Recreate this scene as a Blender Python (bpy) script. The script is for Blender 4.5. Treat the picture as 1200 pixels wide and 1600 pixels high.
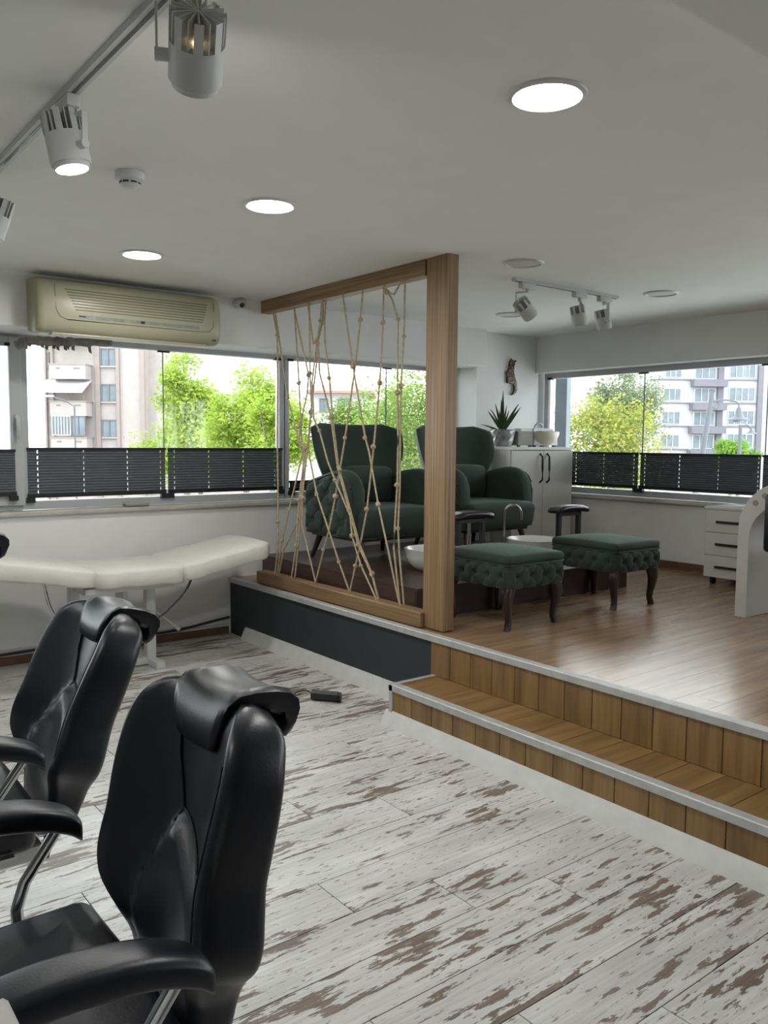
import bpy, bmesh, math, random
from mathutils import Matrix, Vector

PI = math.pi
random.seed(7)
for _o in list(bpy.data.objects):
    bpy.data.objects.remove(_o)
SC = bpy.context.scene
COL = SC.collection

# ------------------------------------------------------------------ camera, world, exposure
cam = bpy.data.cameras.new('camera')
cam.sensor_width = 36.0
cam.lens = 1303.78 / 1600 * 36
cam.clip_start = 0.02
cam.clip_end = 600
camo = bpy.data.objects.new('camera', cam)
COL.objects.link(camo)
RR = Vector((0.7904846, -0.6124314, 0.0078686))
DD = Vector((-0.0454483, -0.0714636, -0.9964072))
FF = Vector((0.6107934, 0.7872870, -0.0843248))
camo.matrix_world = Matrix(((RR.x, -DD.x, -FF.x, 0), (RR.y, -DD.y, -FF.y, 0), (RR.z, -DD.z, -FF.z, 1.45), (0, 0, 0, 1)))
SC.camera = camo

SKY_STRENGTH = 2.25
PANEL_STRENGTH = 66.0
SPOT_STRENGTH = 40.0
world = bpy.data.worlds.new('overcast_sky')
SC.world = world
world.use_nodes = True
bgn = world.node_tree.nodes['Background']
bgn.inputs['Color'].default_value = (0.93, 0.97, 1.0, 1)
bgn.inputs['Strength'].default_value = SKY_STRENGTH

vs = SC.view_settings
vs.view_transform = 'Standard'
vs.look = 'None'
vs.exposure = 1.3
vs.gamma = 1.0
vs.use_curve_mapping = False


# ------------------------------------------------------------------ materials
def s2l(c):
    return tuple((x / 12.92 if x <= 0.04045 else ((x + 0.055) / 1.055) ** 2.4) for x in c)


def hexc(h):
    return s2l(tuple(int(h[i:i + 2], 16) / 255 for i in (0, 2, 4)))


class NT:
    def __init__(s, name):
        s.m = bpy.data.materials.new(name)
        s.m.use_nodes = True
        s.t = s.m.node_tree
        s.b = s.t.nodes['Principled BSDF']
        s.out = s.t.nodes['Material Output']

    def n(s, typ, **kw):
        nd = s.t.nodes.new(typ)
        for k, v in kw.items():
            if k in nd.inputs:
                nd.inputs[k].default_value = v
            else:
                setattr(nd, k, v)
        return nd

    def l(s, a, b):
        s.t.links.new(a, b)

    def coords(s, scale=(1, 1, 1), rand=True):
        tc = s.n('ShaderNodeTexCoord')
        src = tc.outputs['Object']
        if rand:
            oi = s.n('ShaderNodeObjectInfo')
            cx = s.n('ShaderNodeVectorMath', operation='SCALE')
            cmb = s.n('ShaderNodeCombineXYZ')
            s.l(oi.outputs['Random'], cmb.inputs[0])
            s.l(oi.outputs['Random'], cmb.inputs[1])
            s.l(oi.outputs['Random'], cmb.inputs[2])
            s.l(cmb.outputs[0], cx.inputs[0])
            cx.inputs['Scale'].default_value = 37.0
            ad = s.n('ShaderNodeVectorMath', operation='ADD')
            s.l(src, ad.inputs[0])
            s.l(cx.outputs[0], ad.inputs[1])
            src = ad.outputs[0]
        mp = s.n('ShaderNodeMapping')
        mp.inputs['Scale'].default_value = scale
        s.l(src, mp.inputs['Vector'])
        return mp.outputs[0]

    def noise(s, vec, scale=5, detail=4, rough=0.55):
        nd = s.n('ShaderNodeTexNoise')
        nd.inputs['Scale'].default_value = scale
        nd.inputs['Detail'].default_value = detail
        nd.inputs['Roughness'].default_value = rough
        s.l(vec, nd.inputs['Vector'])
        return nd.outputs['Fac']

    def ramp(s, fac, stops):
        r = s.n('ShaderNodeValToRGB')
        el = r.color_ramp.elements
        while len(el) > 1:
            el.remove(el[-1])
        el[0].position = stops[0][0]
        el[0].color = (*stops[0][1], 1)
        for p, c in stops[1:]:
            e = el.new(p)
            e.color = (*c, 1)
        s.l(fac, r.inputs[0])
        return r.outputs[0]

    def mix(s, fac, a, b, blend='MIX'):
        m = s.n('ShaderNodeMix')
        m.data_type = 'RGBA'
        m.blend_type = blend
        ins = [i for i in m.inputs if i.type == 'RGBA']
        f = m.inputs[0]
        for sock, val in ((f, fac), (ins[0], a), (ins[1], b)):
            if hasattr(val, 'is_linked') or hasattr(val, 'links'):
                s.l(val, sock)
            elif sock is f:
                sock.default_value = val
            else:
                sock.default_value = (*val, 1)
        return [o for o in m.outputs if o.type == 'RGBA'][0]

    def bump(s, h, strength=0.2, dist=0.01):
        b = s.n('ShaderNodeBump')
        b.inputs['Strength'].default_value = strength
        b.inputs['Distance'].default_value = dist
        s.l(h, b.inputs['Height'])
        s.l(b.outputs[0], s.b.inputs['Normal'])


def M(name, col, rough=0.5, metal=0.0, var=0.06, vscale=6.0, bump=0.0, bscale=60.0, sheen=0.0, coat=0.0, spec=0.5, rand=True):
    t = NT(name)
    c = hexc(col) if isinstance(col, str) else col
    v = t.coords((1, 1, 1), rand)
    f = t.noise(v, vscale, 3)
    lo = tuple(x * (1 - var) for x in c)
    hi = tuple(min(1, x * (1 + var)) for x in c)
    t.l(t.ramp(f, [(0.3, lo), (0.7, hi)]), t.b.inputs['Base Color'])
    t.b.inputs['Roughness'].default_value = rough
    t.b.inputs['Metallic'].default_value = metal
    t.b.inputs['Specular IOR Level'].default_value = spec
    if sheen:
        t.b.inputs['Sheen Weight'].default_value = sheen
        t.b.inputs['Sheen Roughness'].default_value = 0.4
        t.b.inputs['Sheen Tint'].default_value = (*[min(1, x * 5 + .1) for x in c], 1)
    if coat:
        t.b.inputs['Coat Weight'].default_value = coat
        t.b.inputs['Coat Roughness'].default_value = 0.15
    if bump:
        t.bump(t.noise(v, bscale, 3), bump, 0.003)
    return t.m


def WOOD(name, cols, axis=0, stretch=14, rough=0.4, grain=60, bump=0.05, plankvar=0.12, coat=0.0):
    """streaky wood: grain runs along the given local axis; every object gets its own stretch of grain"""
    t = NT(name)
    sc = [stretch] * 3
    sc[axis] = 0.9
    v = t.coords(tuple(sc))
    f1 = t.noise(v, 1.6, 6, 0.6)
    f2 = t.noise(v, grain / 10, 3, 0.6)
    c = t.ramp(f1, [(0.28, hexc(cols[0])), (0.5, hexc(cols[1])), (0.72, hexc(cols[2]))])
    c2 = t.mix(t.ramp(f2, [(0.35, (0, 0, 0)), (0.65, (1, 1, 1))]), tuple(x * 0.78 for x in (1, 1, 1)), (1, 1, 1))
    c = t.mix(0.6, c, c2, 'MULTIPLY')
    oi = t.n('ShaderNodeObjectInfo')
    pv = t.ramp(oi.outputs['Random'], [(0.0, (1 - plankvar,) * 3), (1.0, (1, 1, 1))])
    c = t.mix(1.0, c, pv, 'MULTIPLY')
    t.l(c, t.b.inputs['Base Color'])
    t.b.inputs['Roughness'].default_value = rough
    if coat:
        t.b.inputs['Coat Weight'].default_value = coat
        t.b.inputs['Coat Roughness'].default_value = 0.2
    if bump:
        t.bump(f2, bump, 0.002)
    return t.m


def worn_floor():
    t = NT('worn_white_plank')
    v = t.coords((3.2, 17, 1))
    v2 = t.coords((1.0, 3.2, 1))
    v3 = t.coords((1.5, 45, 1))
    streak = t.noise(v3, 2.0, 5, 0.6)
    soft = t.noise(v2, 2.2, 4, 0.5)
    base = t.ramp(streak, [(0.22, hexc('807d78')), (0.36, hexc('c3c2be')), (0.7, hexc('dcdbd9'))])
    base = t.mix(t.ramp(soft, [(0.35, (0, 0, 0)), (0.65, (1, 1, 1))]), t.mix(0.4, base, hexc('9a9792')), base)
    chip = t.noise(v, 1.7, 6, 0.62)
    zone = t.noise(v2, 1.3, 2, 0.5)
    ad = t.n('ShaderNodeMath', operation='MULTIPLY_ADD')
    t.l(zone, ad.inputs[0])
    ad.inputs[1].default_value = 0.55
    t.l(chip, ad.inputs[2])
    mask = t.ramp(ad.outputs[0], [(0.845, (0, 0, 0)), (0.853, (1, 1, 1))])
    brown = t.ramp(streak, [(0.3, hexc('5f534b')), (0.7, hexc('86786d'))])
    c = t.mix(mask, base, brown)
    fl = t.noise(t.coords((6, 30, 1)), 3.2, 4, 0.6)
    mk2 = t.ramp(fl, [(0.61, (0, 0, 0)), (0.64, (1, 1, 1))])
    c = t.mix(mk2, c, hexc('8b847c'))
    t.l(c, t.b.inputs['Base Color'])
    t.b.inputs['Roughness'].default_value = 0.32
    t.bump(mask, 0.15, 0.002)
    return t.m


def EMIT(name, col, strength):
    t = NT(name)
    t.b.inputs['Base Color'].default_value = (0.9, 0.9, 0.9, 1)
    t.b.inputs['Emission Color'].default_value = (*col, 1)
    t.b.inputs['Emission Strength'].default_value = strength
    v = t.coords()
    t.l(t.ramp(t.noise(v, 3, 2), [(0.2, (0.85,) * 3), (0.8, (0.9,) * 3)]), t.b.inputs['Base Color'])
    return t.m


def GLASS(name, tint=(0.97, 0.99, 0.98), gloss=1.0):
    t = NT(name)
    t.t.nodes.remove(t.b)
    tr = t.n('ShaderNodeBsdfTransparent')
    tr.inputs[0].default_value = (*tint, 1)
    gl = t.n('ShaderNodeBsdfGlossy')
    gl.inputs['Roughness'].default_value = 0.02
    fr = t.n('ShaderNodeFresnel')
    fr.inputs['IOR'].default_value = 1.35
    mx = t.n('ShaderNodeMixShader')
    t.l(fr.outputs[0], mx.inputs[0])
    t.l(tr.outputs[0], mx.inputs[1])
    t.l(gl.outputs[0], mx.inputs[2])
    t.l(mx.outputs[0], t.out.inputs['Surface'])
    return t.m


def LEAF(name, c1, c2, c3=None):
    t = NT(name)
    v = t.coords()
    f = t.noise(v, 2.2, 3, 0.6)
    f2 = t.noise(v, 30, 1, 0.5)
    st = [(0.32, hexc(c1)), (0.6, hexc(c2))]
    c = t.ramp(f, st)
    if c3:
        c = t.mix(t.ramp(f2, [(0.56, (0, 0, 0)), (0.62, (1, 1, 1))]), c, hexc(c3))
    t.t.nodes.remove(t.b)
    d = t.n('ShaderNodeBsdfDiffuse')
    tl = t.n('ShaderNodeBsdfTranslucent')
    mx = t.n('ShaderNodeMixShader')
    mx.inputs[0].default_value = 0.45
    t.l(c, d.inputs[0])
    t.l(c, tl.inputs[0])
    t.l(d.outputs[0], mx.inputs[1])
    t.l(tl.outputs[0], mx.inputs[2])
    t.l(mx.outputs[0], t.out.inputs['Surface'])
    return t.m


MT = dict(
    wall=M('wall_paint', 'e9e9e8', 0.75, var=0.02, bump=0.05, bscale=90),
    ceil=M('ceiling_paint', 'e8e9e5', 0.8, var=0.02, bump=0.04, bscale=80),
    worn=worn_floor(),
    lam=WOOD('platform_laminate', ('80624a', '9a7b5c', 'ad906e'), 0, 11, 0.27, 60, 0.0, 0.14, coat=0.2),
    oak=WOOD('oak_board_z', ('6c5131', '89693f', '9c7d51'), 2, 12, 0.42, 60, 0.05, 0.14),
    oakx=WOOD('oak_board_x', ('6c5131', '89693f', '9c7d51'), 0, 12, 0.4, 60, 0.05, 0.14),
    framez=WOOD('partition_wood_z', ('70543a', '8f714d', 'a58965'), 2, 60, 0.45, 40, 0.05, 0.0),
    framey=WOOD('partition_wood_y', ('70543a', '8f714d', 'a58965'), 1, 60, 0.45, 40, 0.05, 0.0),
    pod=WOOD('walnut_podium', ('3a2a24', '493630', '59443b'), 1, 14, 0.36, 60, 0.03, 0.05),
    podx=WOOD('walnut_podium_x', ('2e211d', '3c2c27', '4b3932'), 0, 14, 0.36, 60, 0.03, 0.05),
    teal=M('dark_paint', '2c3437', 0.6, var=0.08, bump=0.06, bscale=40),
    alu=M('aluminium_edge', 'b4b5b3', 0.45, 0.15, var=0.1, vscale=20),
    skirt=M('white_skirting', 'cbccc8', 0.5, var=0.06, vscale=12),
    upvc=M('window_frame_grey', 'b4b7b9', 0.45, var=0.02),
    marble=M('sill_stone', 'b9b7b0', 0.35, var=0.12, vscale=9),
    glass=GLASS('window_glass'),
    blind=M('blind_fabric', '646a6e', 0.95, var=0.04, vscale=30, spec=0.05),
    black=M('black_plastic', '1b1c1e', 0.45, var=0.1),
    leather=M('black_leather', '181b23', 0.36, var=0.12, vscale=8, bump=0.10, bscale=240, spec=0.5),
    vinyl=M('black_vinyl', '17181a', 0.28, var=0.1, bump=0.1, bscale=60),
    seam=M('black_seam', '08080a', 0.6, var=0.1),
    chrome=M('chrome', 'c9cbcd', 0.14, 1.0, var=0.02),
    steel=M('brushed_steel', 'b5b0a8', 0.25, 1.0, var=0.04),
    velvet=M('green_velvet', '2c3832', 0.85, var=0.22, vscale=5, bump=0.08, bscale=150, sheen=0.6),
    legwood=M('dark_leg_wood', '2a1b17', 0.35, var=0.2, vscale=14, coat=0.2),
    ceramic=M('white_ceramic', 'e4e4e1', 0.12, var=0.01, coat=0.4),
    rope=M('hemp_rope', 'b8a88a', 0.85, var=0.25, vscale=60, bump=0.5, bscale=350),
    accream=M('aircon_cream', 'aaa88e', 0.35, var=0.03),
    acdark=M('aircon_groove', '77765f', 0.6, var=0.05),
    acgrey=M('aircon_strip', '8d8f86', 0.4, var=0.2, vscale=30),
    whitep=M('white_plastic', 'cdd0cf', 0.4, var=0.02),
    whiteg=M('track_white', 'c3c5c4', 0.42, var=0.02),
    lamin=M('white_laminate', 'd2d0cc', 0.35, var=0.02),
    sheet=M('bed_sheet', 'd9d7ce', 0.85, var=0.05, vscale=8, bump=1.0, bscale=16),
    bedmetal=M('bed_frame_white', 'd0d2d0', 0.35, var=0.02),
    cable=M('cable_grey', '8c8d8a', 0.5, var=0.1),
    dome=M('camera_dome', '3c3e40', 0.2, var=0.05),
    duct=M('pipe_wrap', '8d8984', 0.8, var=0.35, vscale=25, bump=0.6, bscale=30),
    panel_on=EMIT('lit_diffuser', (1.0, 0.985, 0.96), PANEL_STRENGTH),
    spot_on=EMIT('lit_spot_lens', (1.0, 0.98, 0.94), SPOT_STRENGTH),
    spot_warm=EMIT('lit_lamp_core', (1.0, 0.75, 0.4), 6.0),
    panel_off=M('unlit_diffuser', 'cfcfcb', 0.6, var=0.01),
    pot=None,
    soil=M('soil', '3a322b', 0.9, var=0.3, vscale=40),
    plant=M('plant_leaf', '3f5233', 0.45, var=0.3, vscale=18),
    ornament=None,
    cream=M('cream_bowl', 'd9d2c0', 0.4, var=0.03),
    tan=M('tan_stripe', 'a08d74', 0.5, var=0.1),
    grey=M('grey_card', '8d8e8b', 0.6, var=0.03),
    woodbase=M('brown_baseboard', '6b4f40', 0.45, var=0.15, vscale=12),
    woodplug=M('round_inset', '9f978a', 0.4, var=0.1),
    dim_wall=M('bounce_dimming_grey', '6b6a68', 0.7, var=0.02),  # grey put on the unseen walls to cut bounced light
    # outdoors
    stucco=M('beige_stucco', '9c9492', 0.9, var=0.06, vscale=1.5, rand=False),
    stucco2=M('beige_stucco_trim', '8a807b', 0.9, var=0.05, vscale=1.5, rand=False),
    bwhite=M('white_facade', 'a9a8ab', 0.9, var=0.03, vscale=1.0, rand=False),
    bgrey=M('grey_facade', '6c6b73', 0.9, var=0.05, vscale=1.0, rand=False),
    bframe=M('window_dark_frame', '6d6a6a', 0.6, var=0.05),
    bframew=M('window_white_frame', 'cfcfd2', 0.6, var=0.03),
    bglass=M('far_window_glass', '66727d', 0.3, var=0.25, vscale=0.8),
    awning=M('striped_awning', 'd3d3d6', 0.8, var=0.1, vscale=3),
    roof=M('red_roof_tiles', '9a736b', 0.85, var=0.15, vscale=6),
    ground=M('street_ground', '8c8a85', 0.9, var=0.15, vscale=0.5),
    lamppost=M('lamppost_grey', '4f5359', 0.5, var=0.06),
    extgrey=M('outer_pier_grey', '70787e', 0.8, var=0.05),
    bark=M('tree_bark', '6a5f54', 0.9, var=0.25, vscale=10),
    lf1=LEAF('leaf_fresh_green', '728a34', '9aae4e'),
    lf2=LEAF('leaf_yellow_green', '72873a', '95a450', '9a7758'),
    lf3=LEAF('leaf_dark_green', '48683a', '7d9850', 'a5a463'),
    lf4=LEAF('leaf_grey_green', '616e54', '818c6a'),
    lf5=LEAF('leaf_bright_green', '5a7f35', '7d9f4c'),
)


def _special():
    t = NT('grey_crystal_pot')
    t.b.inputs['Base Color'].default_value = (0.55, 0.56, 0.58, 1)
    t.b.inputs['Roughness'].default_value = 0.12
    v = t.coords()
    t.l(t.ramp(t.noise(v, 12, 2), [(0.3, hexc('8f9193')), (0.7, hexc('bcbdbd'))]), t.b.inputs['Base Color'])
    t.b.inputs['Coat Weight'].default_value = 0.6
    MT['pot'] = t.m
    t = NT('mottled_ornament')
    v = t.coords()
    vo = t.n('ShaderNodeTexVoronoi')
    vo.inputs['Scale'].default_value = 55
    t.l(v, vo.inputs['Vector'])
    t.l(t.ramp(vo.outputs['Distance'], [(0.1, hexc('b99c90')), (0.35, hexc('80554b')), (0.6, hexc('33231f'))]), t.b.inputs['Base Color'])
    t.b.inputs['Roughness'].default_value = 0.4
    MT['ornament'] = t.m


_special()


# ------------------------------------------------------------------ geometry helpers
class G:
    def __init__(s):
        s.v = []
        s.f = []

    def add(s, vs_, fs_, mat=None):
        o = len(s.v)
        for p in vs_:
            p = Vector(p)
            s.v.append(mat @ p if mat else p)
        for f in fs_:
            s.f.append([i + o for i in f])
        return s

    def box(s, x0, x1, y0, y1, z0, z1, mat=None):
        v = [(x0, y0, z0), (x1, y0, z0), (x1, y1, z0), (x0, y1, z0), (x0, y0, z1), (x1, y0, z1), (x1, y1, z1), (x0, y1, z1)]
        return s.add(v, [(0, 3, 2, 1), (4, 5, 6, 7), (0, 1, 5, 4), (1, 2, 6, 5), (2, 3, 7, 6), (3, 0, 4, 7)], mat)

    def rbox(s, x0, x1, y0, y1, z0, z1, r=0.01, seg=2, mat=None, sub=0, puff=None):
        bm = bmesh.new()
        bmesh.ops.create_cube(bm, size=1)
        for v in bm.verts:
            v.co = Vector(((x0 + x1) / 2 + v.co.x * (x1 - x0), (y0 + y1) / 2 + v.co.y * (y1 - y0), (z0 + z1) / 2 + v.co.z * (z1 - z0)))
        if r > 0:
            bmesh.ops.bevel(bm, geom=bm.edges[:], offset=r, segments=seg, affect='EDGES', profile=0.5)
        if sub:
            bmesh.ops.subdivide_edges(bm, edges=[e for e in bm.edges if e.calc_length() > 2.2 * r], cuts=sub, use_grid_fill=True)
        if puff:
            for v in bm.verts:
                v.co = Vector(puff(v.co))
        bm.verts.ensure_lookup_table()
        vs_ = [v.co.copy() for v in bm.verts]
        fs_ = [[v.index for v in f.verts] for f in bm.faces]
        bm.free()
        return s.add(vs_, fs_, mat)

    def ring(s, rings, closed=True, cap0=True, cap1=True, mat=None):
        n = len(rings[0])
        vs_ = [p for r in rings for p in r]
        fs_ = []
        for i in range(len(rings) - 1):
            for j in range(n if closed else n - 1):
                a = i * n + j
                b = i * n + (j + 1) % n
                fs_.append((a, b, b + n, a + n))
        if cap0:
            fs_.append(tuple(range(n))[::-1])
        if cap1:
            fs_.append(tuple(range((len(rings) - 1) * n, len(rings) * n)))
        return s.add(vs_, fs_, mat)

    def cyl(s, p0, p1, r0, r1=None, n=16, cap=True):
        return s.tube([p0, p1], [r0, r0 if r1 is None else r1], n, cap)

    def tube(s, pts, rad, n=8, cap=True):
        pts = [Vector(p) for p in pts]
        if not isinstance(rad, (list, tuple)):
            rad = [rad] * len(pts)
        rings = []
        ref = None
        for i, p in enumerate(pts):
            d = (pts[min(i + 1, len(pts) - 1)] - pts[max(i - 1, 0)]).normalized()
            if ref is None:
                ref = Vector((0, 0, 1)) if abs(d.z) < 0.9 else Vector((1, 0, 0))
            u = d.cross(ref)
            if u.length < 1e-4:
                u = d.orthogonal()
            u.normalize()
            w = d.cross(u).normalized()
            ref = -w if False else ref
            rings.append([p + (u * math.cos(2 * PI * k / n) + w * math.sin(2 * PI * k / n)) * rad[i] for k in range(n)])
        return s.ring(rings, True, cap, cap)

    def lathe(s, prof, c=(0, 0, 0), n=24, mat=None, closed_ends=True):
        rings = [[(c[0] + r * math.cos(2 * PI * k / n), c[1] + r * math.sin(2 * PI * k / n), c[2] + z) for k in range(n)] for r, z in prof]
        return s.ring(rings, True, closed_ends, closed_ends, mat)

    def prism(s, poly, axis, a, b, mat=None):
        """poly: 2D points in the plane normal to axis (x: (y,z); y: (x,z); z: (x,y))"""
        def P(p, t):
            return {'x': (t, p[0], p[1]), 'y': (p[0], t, p[1]), 'z': (p[0], p[1], t)}[axis]
        return s.ring([[P(p, a) for p in poly], [P(p, b) for p in poly]], True, True, True, mat)

    def grid(s, fn, nu, nv):
        vs_ = [fn(i / nu, j / nv) for i in range(nu + 1) for j in range(nv + 1)]
        fs_ = [(i * (nv + 1) + j, (i + 1) * (nv + 1) + j, (i + 1) * (nv + 1) + j + 1, i * (nv + 1) + j + 1) for i in range(nu) for j in range(nv)]
        return s.add(vs_, fs_)

    def prof(s, poly3, off):
        """sheet: closed loop of 3d pts extruded by vector off"""
        o = Vector(off)
        return s.ring([[Vector(p) for p in poly3], [Vector(p) + o for p in poly3]])

    def mesh(s, name, mat, angle=35, fix=True):
        me = bpy.data.meshes.new(name)
        me.from_pydata([tuple(p) for p in s.v], [], s.f)
        if fix:
            bm = bmesh.new()
            bm.from_mesh(me)
            bmesh.ops.recalc_face_normals(bm, faces=bm.faces[:])
            bm.to_mesh(me)
            bm.free()
        me.materials.append(mat if not isinstance(mat, str) else MT[mat])
        if angle:
            me.shade_smooth()
            me.set_sharp_from_angle(angle=math.radians(angle))
        me.update()
        return me

    def obj(s, name, mat, parent=None, angle=35, loc=None, fix=True, bev=0):
        o = bpy.data.objects.new(name, s.mesh(name, mat, angle, fix))
        COL.objects.link(o)
        if parent:
            o.parent = parent
        if loc:
            o.location = loc
        if bev:
            m = o.modifiers.new('bevel', 'BEVEL')
            m.width = bev
            m.segments = 2
            m.limit_method = 'ANGLE'
            m.angle_limit = math.radians(40)
        return o


def tag(o, label, cat, group=None, kind=None):
    o['label'] = label
    o['category'] = cat
    if group:
        o['group'] = group
    if kind:
        o['kind'] = kind
    return o


def thing(name, label, cat, loc=(0, 0, 0), rz=0.0, group=None, kind=None):
    o = bpy.data.objects.new(name, None)
    COL.objects.link(o)
    o.location = loc
    o.rotation_euler = (0, 0, rz)
    o.empty_display_size = 0.05
    return tag(o, label, cat, group, kind)


def struct(o, label=None, cat=None):
    o['kind'] = 'structure'
    if label:
        o['label'] = label
        o['category'] = cat
    return o


def dup(root, loc, rz=None, label=None):
    r = root.copy()
    COL.objects.link(r)
    r.location = loc
    if rz is not None:
        r.rotation_euler = (0, 0, rz)
    if label:
        r['label'] = label
    for ch in list(root.children):
        c = ch.copy()
        COL.objects.link(c)
        c.parent = r
        for g in list(ch.children):
            d = g.copy()
            COL.objects.link(d)
            d.parent = c
    return r


def inst(name, me, parent, loc):
    o = bpy.data.objects.new(name, me)
    COL.objects.link(o)
    o.parent = parent
    o.location = loc
    return o


def smooth_path(pts, n=6):
    """Catmull-Rom through 3d points"""
    P = [Vector(p) for p in pts]
    out = []
    for i in range(len(P) - 1):
        p0, p1, p2, p3 = P[max(i - 1, 0)], P[i], P[i + 1], P[min(i + 2, len(P) - 1)]
        for k in range(n):
            t = k / n
            out.append(0.5 * ((2 * p1) + (p2 - p0) * t + (2 * p0 - 5 * p1 + 4 * p2 - p3) * t * t + (3 * p1 - p0 - 3 * p2 + p3) * t ** 3))
    out.append(P[-1])
    return out


def interp(tab, x):
    for (a, va), (b, vb) in zip(tab, tab[1:]):
        if x <= b:
            k = 0 if b == a else max(0, (x - a) / (b - a))
            k = k * k * (3 - 2 * k) if False else k
            return va + (vb - va) * k
    return tab[-1][1]


def cr(tab, x):
    """smooth (Catmull-Rom) table lookup"""
    n = len(tab)
    if x <= tab[0][0]:
        return tab[0][1]
    if x >= tab[-1][0]:
        return tab[-1][1]
    for i in range(n - 1):
        if x <= tab[i + 1][0]:
            x0, y0 = tab[i]
            x1, y1 = tab[i + 1]
            m0 = (tab[i + 1][1] - tab[i - 1][1]) / (tab[i + 1][0] - tab[i - 1][0]) if i > 0 else (y1 - y0) / (x1 - x0)
            m1 = (tab[i + 2][1] - y0) / (tab[i + 2][0] - x0) if i + 2 < n else (y1 - y0) / (x1 - x0)
            h = x1 - x0
            t = (x - x0) / h
            return (2 * t ** 3 - 3 * t * t + 1) * y0 + (t ** 3 - 2 * t * t + t) * h * m0 + (-2 * t ** 3 + 3 * t * t) * y1 + (t ** 3 - t * t) * h * m1


def arc(cx, cy, r, a0, a1, n=8):
    return [(cx + r * math.cos(math.radians(a0 + (a1 - a0) * k / n)), cy + r * math.sin(math.radians(a0 + (a1 - a0) * k / n))) for k in range(n + 1)]


# ------------------------------------------------------------------ room shell
CZ = 2.43       # ceiling
PZ = 0.42       # platform
SZ = 0.207      # step
QZ = 0.605      # walnut podium
XL, XR, YF, YB = -2.3, 6.10, -3.6, 5.62

# lower floor: sub floor + individual planks
floor = struct(G().box(XL, 2.92, YF, YB + 0.1, -0.06, -0.004).obj('floor', MT['soil'], angle=0),
               'lower floor of worn white wooden planks', 'floor')
PW, PL = 0.207, 1.2
plank_full = G().rbox(0.0012, PL - 0.0012, 0.0012, PW - 0.0012, -0.003, 0.0, 0.001, 1).mesh('plank', MT['worn'], 0)


def cut_plank(x0, x1, y0, y1, matn, z0, z1):
    if matn == 'lam':
        return G().box(0.0006, x1 - x0 - 0.0006, 0.0006, y1 - y0 - 0.0006, z0, z1).mesh('plank', MT[matn], 0)
    return G().rbox(0.0012, x1 - x0 - 0.0012, 0.0012, y1 - y0 - 0.0012, z0, z1, 0.001, 1).mesh('plank', MT[matn], 0)


k0 = -9
for k in range(k0, 21):
    y0 = 1.375 + PW * k
    if y0 > YB:
        continue
    y1 = min(y0 + PW, YB)
    off = 2.395 - 0.3165 * k
    off -= PL * math.ceil((off - XL) / PL)
    x = off
    while x < 2.9:
        a, b = max(x, XL), min(x + PL, 2.9)
        if b - a > 0.02 and y1 - y0 > 0.02 and b > -0.4 and y0 > -0.4:
            if b - a > PL - 0.001 and y1 - y0 > PW - 0.001:
                inst('plank', plank_full, floor, (a, y0, 0))
            else:
                inst('plank', cut_plank(a, b, y0, y1, 'worn', -0.003, 0), floor, (a, y0, 0))
        x += PL
g = G().box(XL, -0.4, YF, YB, -0.004, 0.0).box(-0.4, 2.9, YF, -0.48, -0.004, 0)
g.obj('plank_field', MT['worn'], floor, 0)

# raised platform
plat = struct(G().box(2.90, XR + 0.1, YF, YB + 0.1, -0.05, PZ - 0.012).obj('floor_platform', MT['teal'], angle=0),
              'raised platform with dark painted side and laminate top', 'platform')
LW, LL = 0.1525, 1.25
lam_full = G().box(0.0006, LL - 0.0006, 0.0006, LW - 0.0006, -0.01, 0.0).mesh('laminate_plank', MT['lam'], 0)
k = 0
y = 1.425 - LW * 12
while y < YB - 0.02:
    y1 = min(y + LW, YB)
    off = 3.455 + 0.39 * (k - 15) - LL * 8
    x = off
    while x < XR:
        a, b = max(x, 2.935), min(x + LL, XR)
        if b - a > 0.02:
            if b - a > LL - 0.001 and y1 - y > LW - 0.001:
                inst('laminate_plank', lam_full, plat, (a, y, PZ))
            else:
                inst('laminate_plank', cut_plank(a, b, y, y1, 'lam', -0.01, 0), plat, (a, y, PZ))
        x += LL
    y += LW
    k += 1
# step
STY = 3.29
step = struct(G().box(2.615, 2.90, YF, STY - 0.01, -0.05, SZ - 0.012).obj('floor_step', MT['soil'], angle=0),
              'single oak clad step in front of the platform', 'step')
rb = G().rbox(-0.008, 0.004, 0.0014, LW - 0.0014, SZ, PZ - 0.02, 0.002, 1).mesh('riser_board', MT['oak'], 0)
rb1 = G().rbox(-0.008, 0.004, 0.0014, LW - 0.0014, 0.055, SZ - 0.014, 0.002, 1).mesh('riser_board', MT['oak'], 0)
tb = G().rbox(0.0, 0.262, 0.001, LW - 0.001, -0.01, 0.0, 0.0015, 1).mesh('tread_board', MT['oakx'], 0)
for k in range(28):
    y = 3.31 - LW * (k + 1)
    inst('riser_board', rb, plat, (2.90, y, 0))
    if y + LW <= STY + 0.03:
        inst('tread_board', tb, step, (2.632, y - 0.02, SZ))
        inst('riser_board', rb1, step, (2.612, y - 0.035, 0))
# aluminium nosings, skirtings
def nosing(name, x, z, y0, y1, label):
    poly = [(x - 0.012, z - 0.03), (x - 0.008, z - 0.03), (x - 0.008, z - 0.002), (x + 0.035, z - 0.002), (x + 0.035, z + 0.003), (x - 0.008, z + 0.004), (x - 0.012, z + 0.0)]
    return struct(G().prism(poly, 'y', y0, y1).obj(name, MT['alu'], angle=30), label, 'edge trim')


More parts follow.
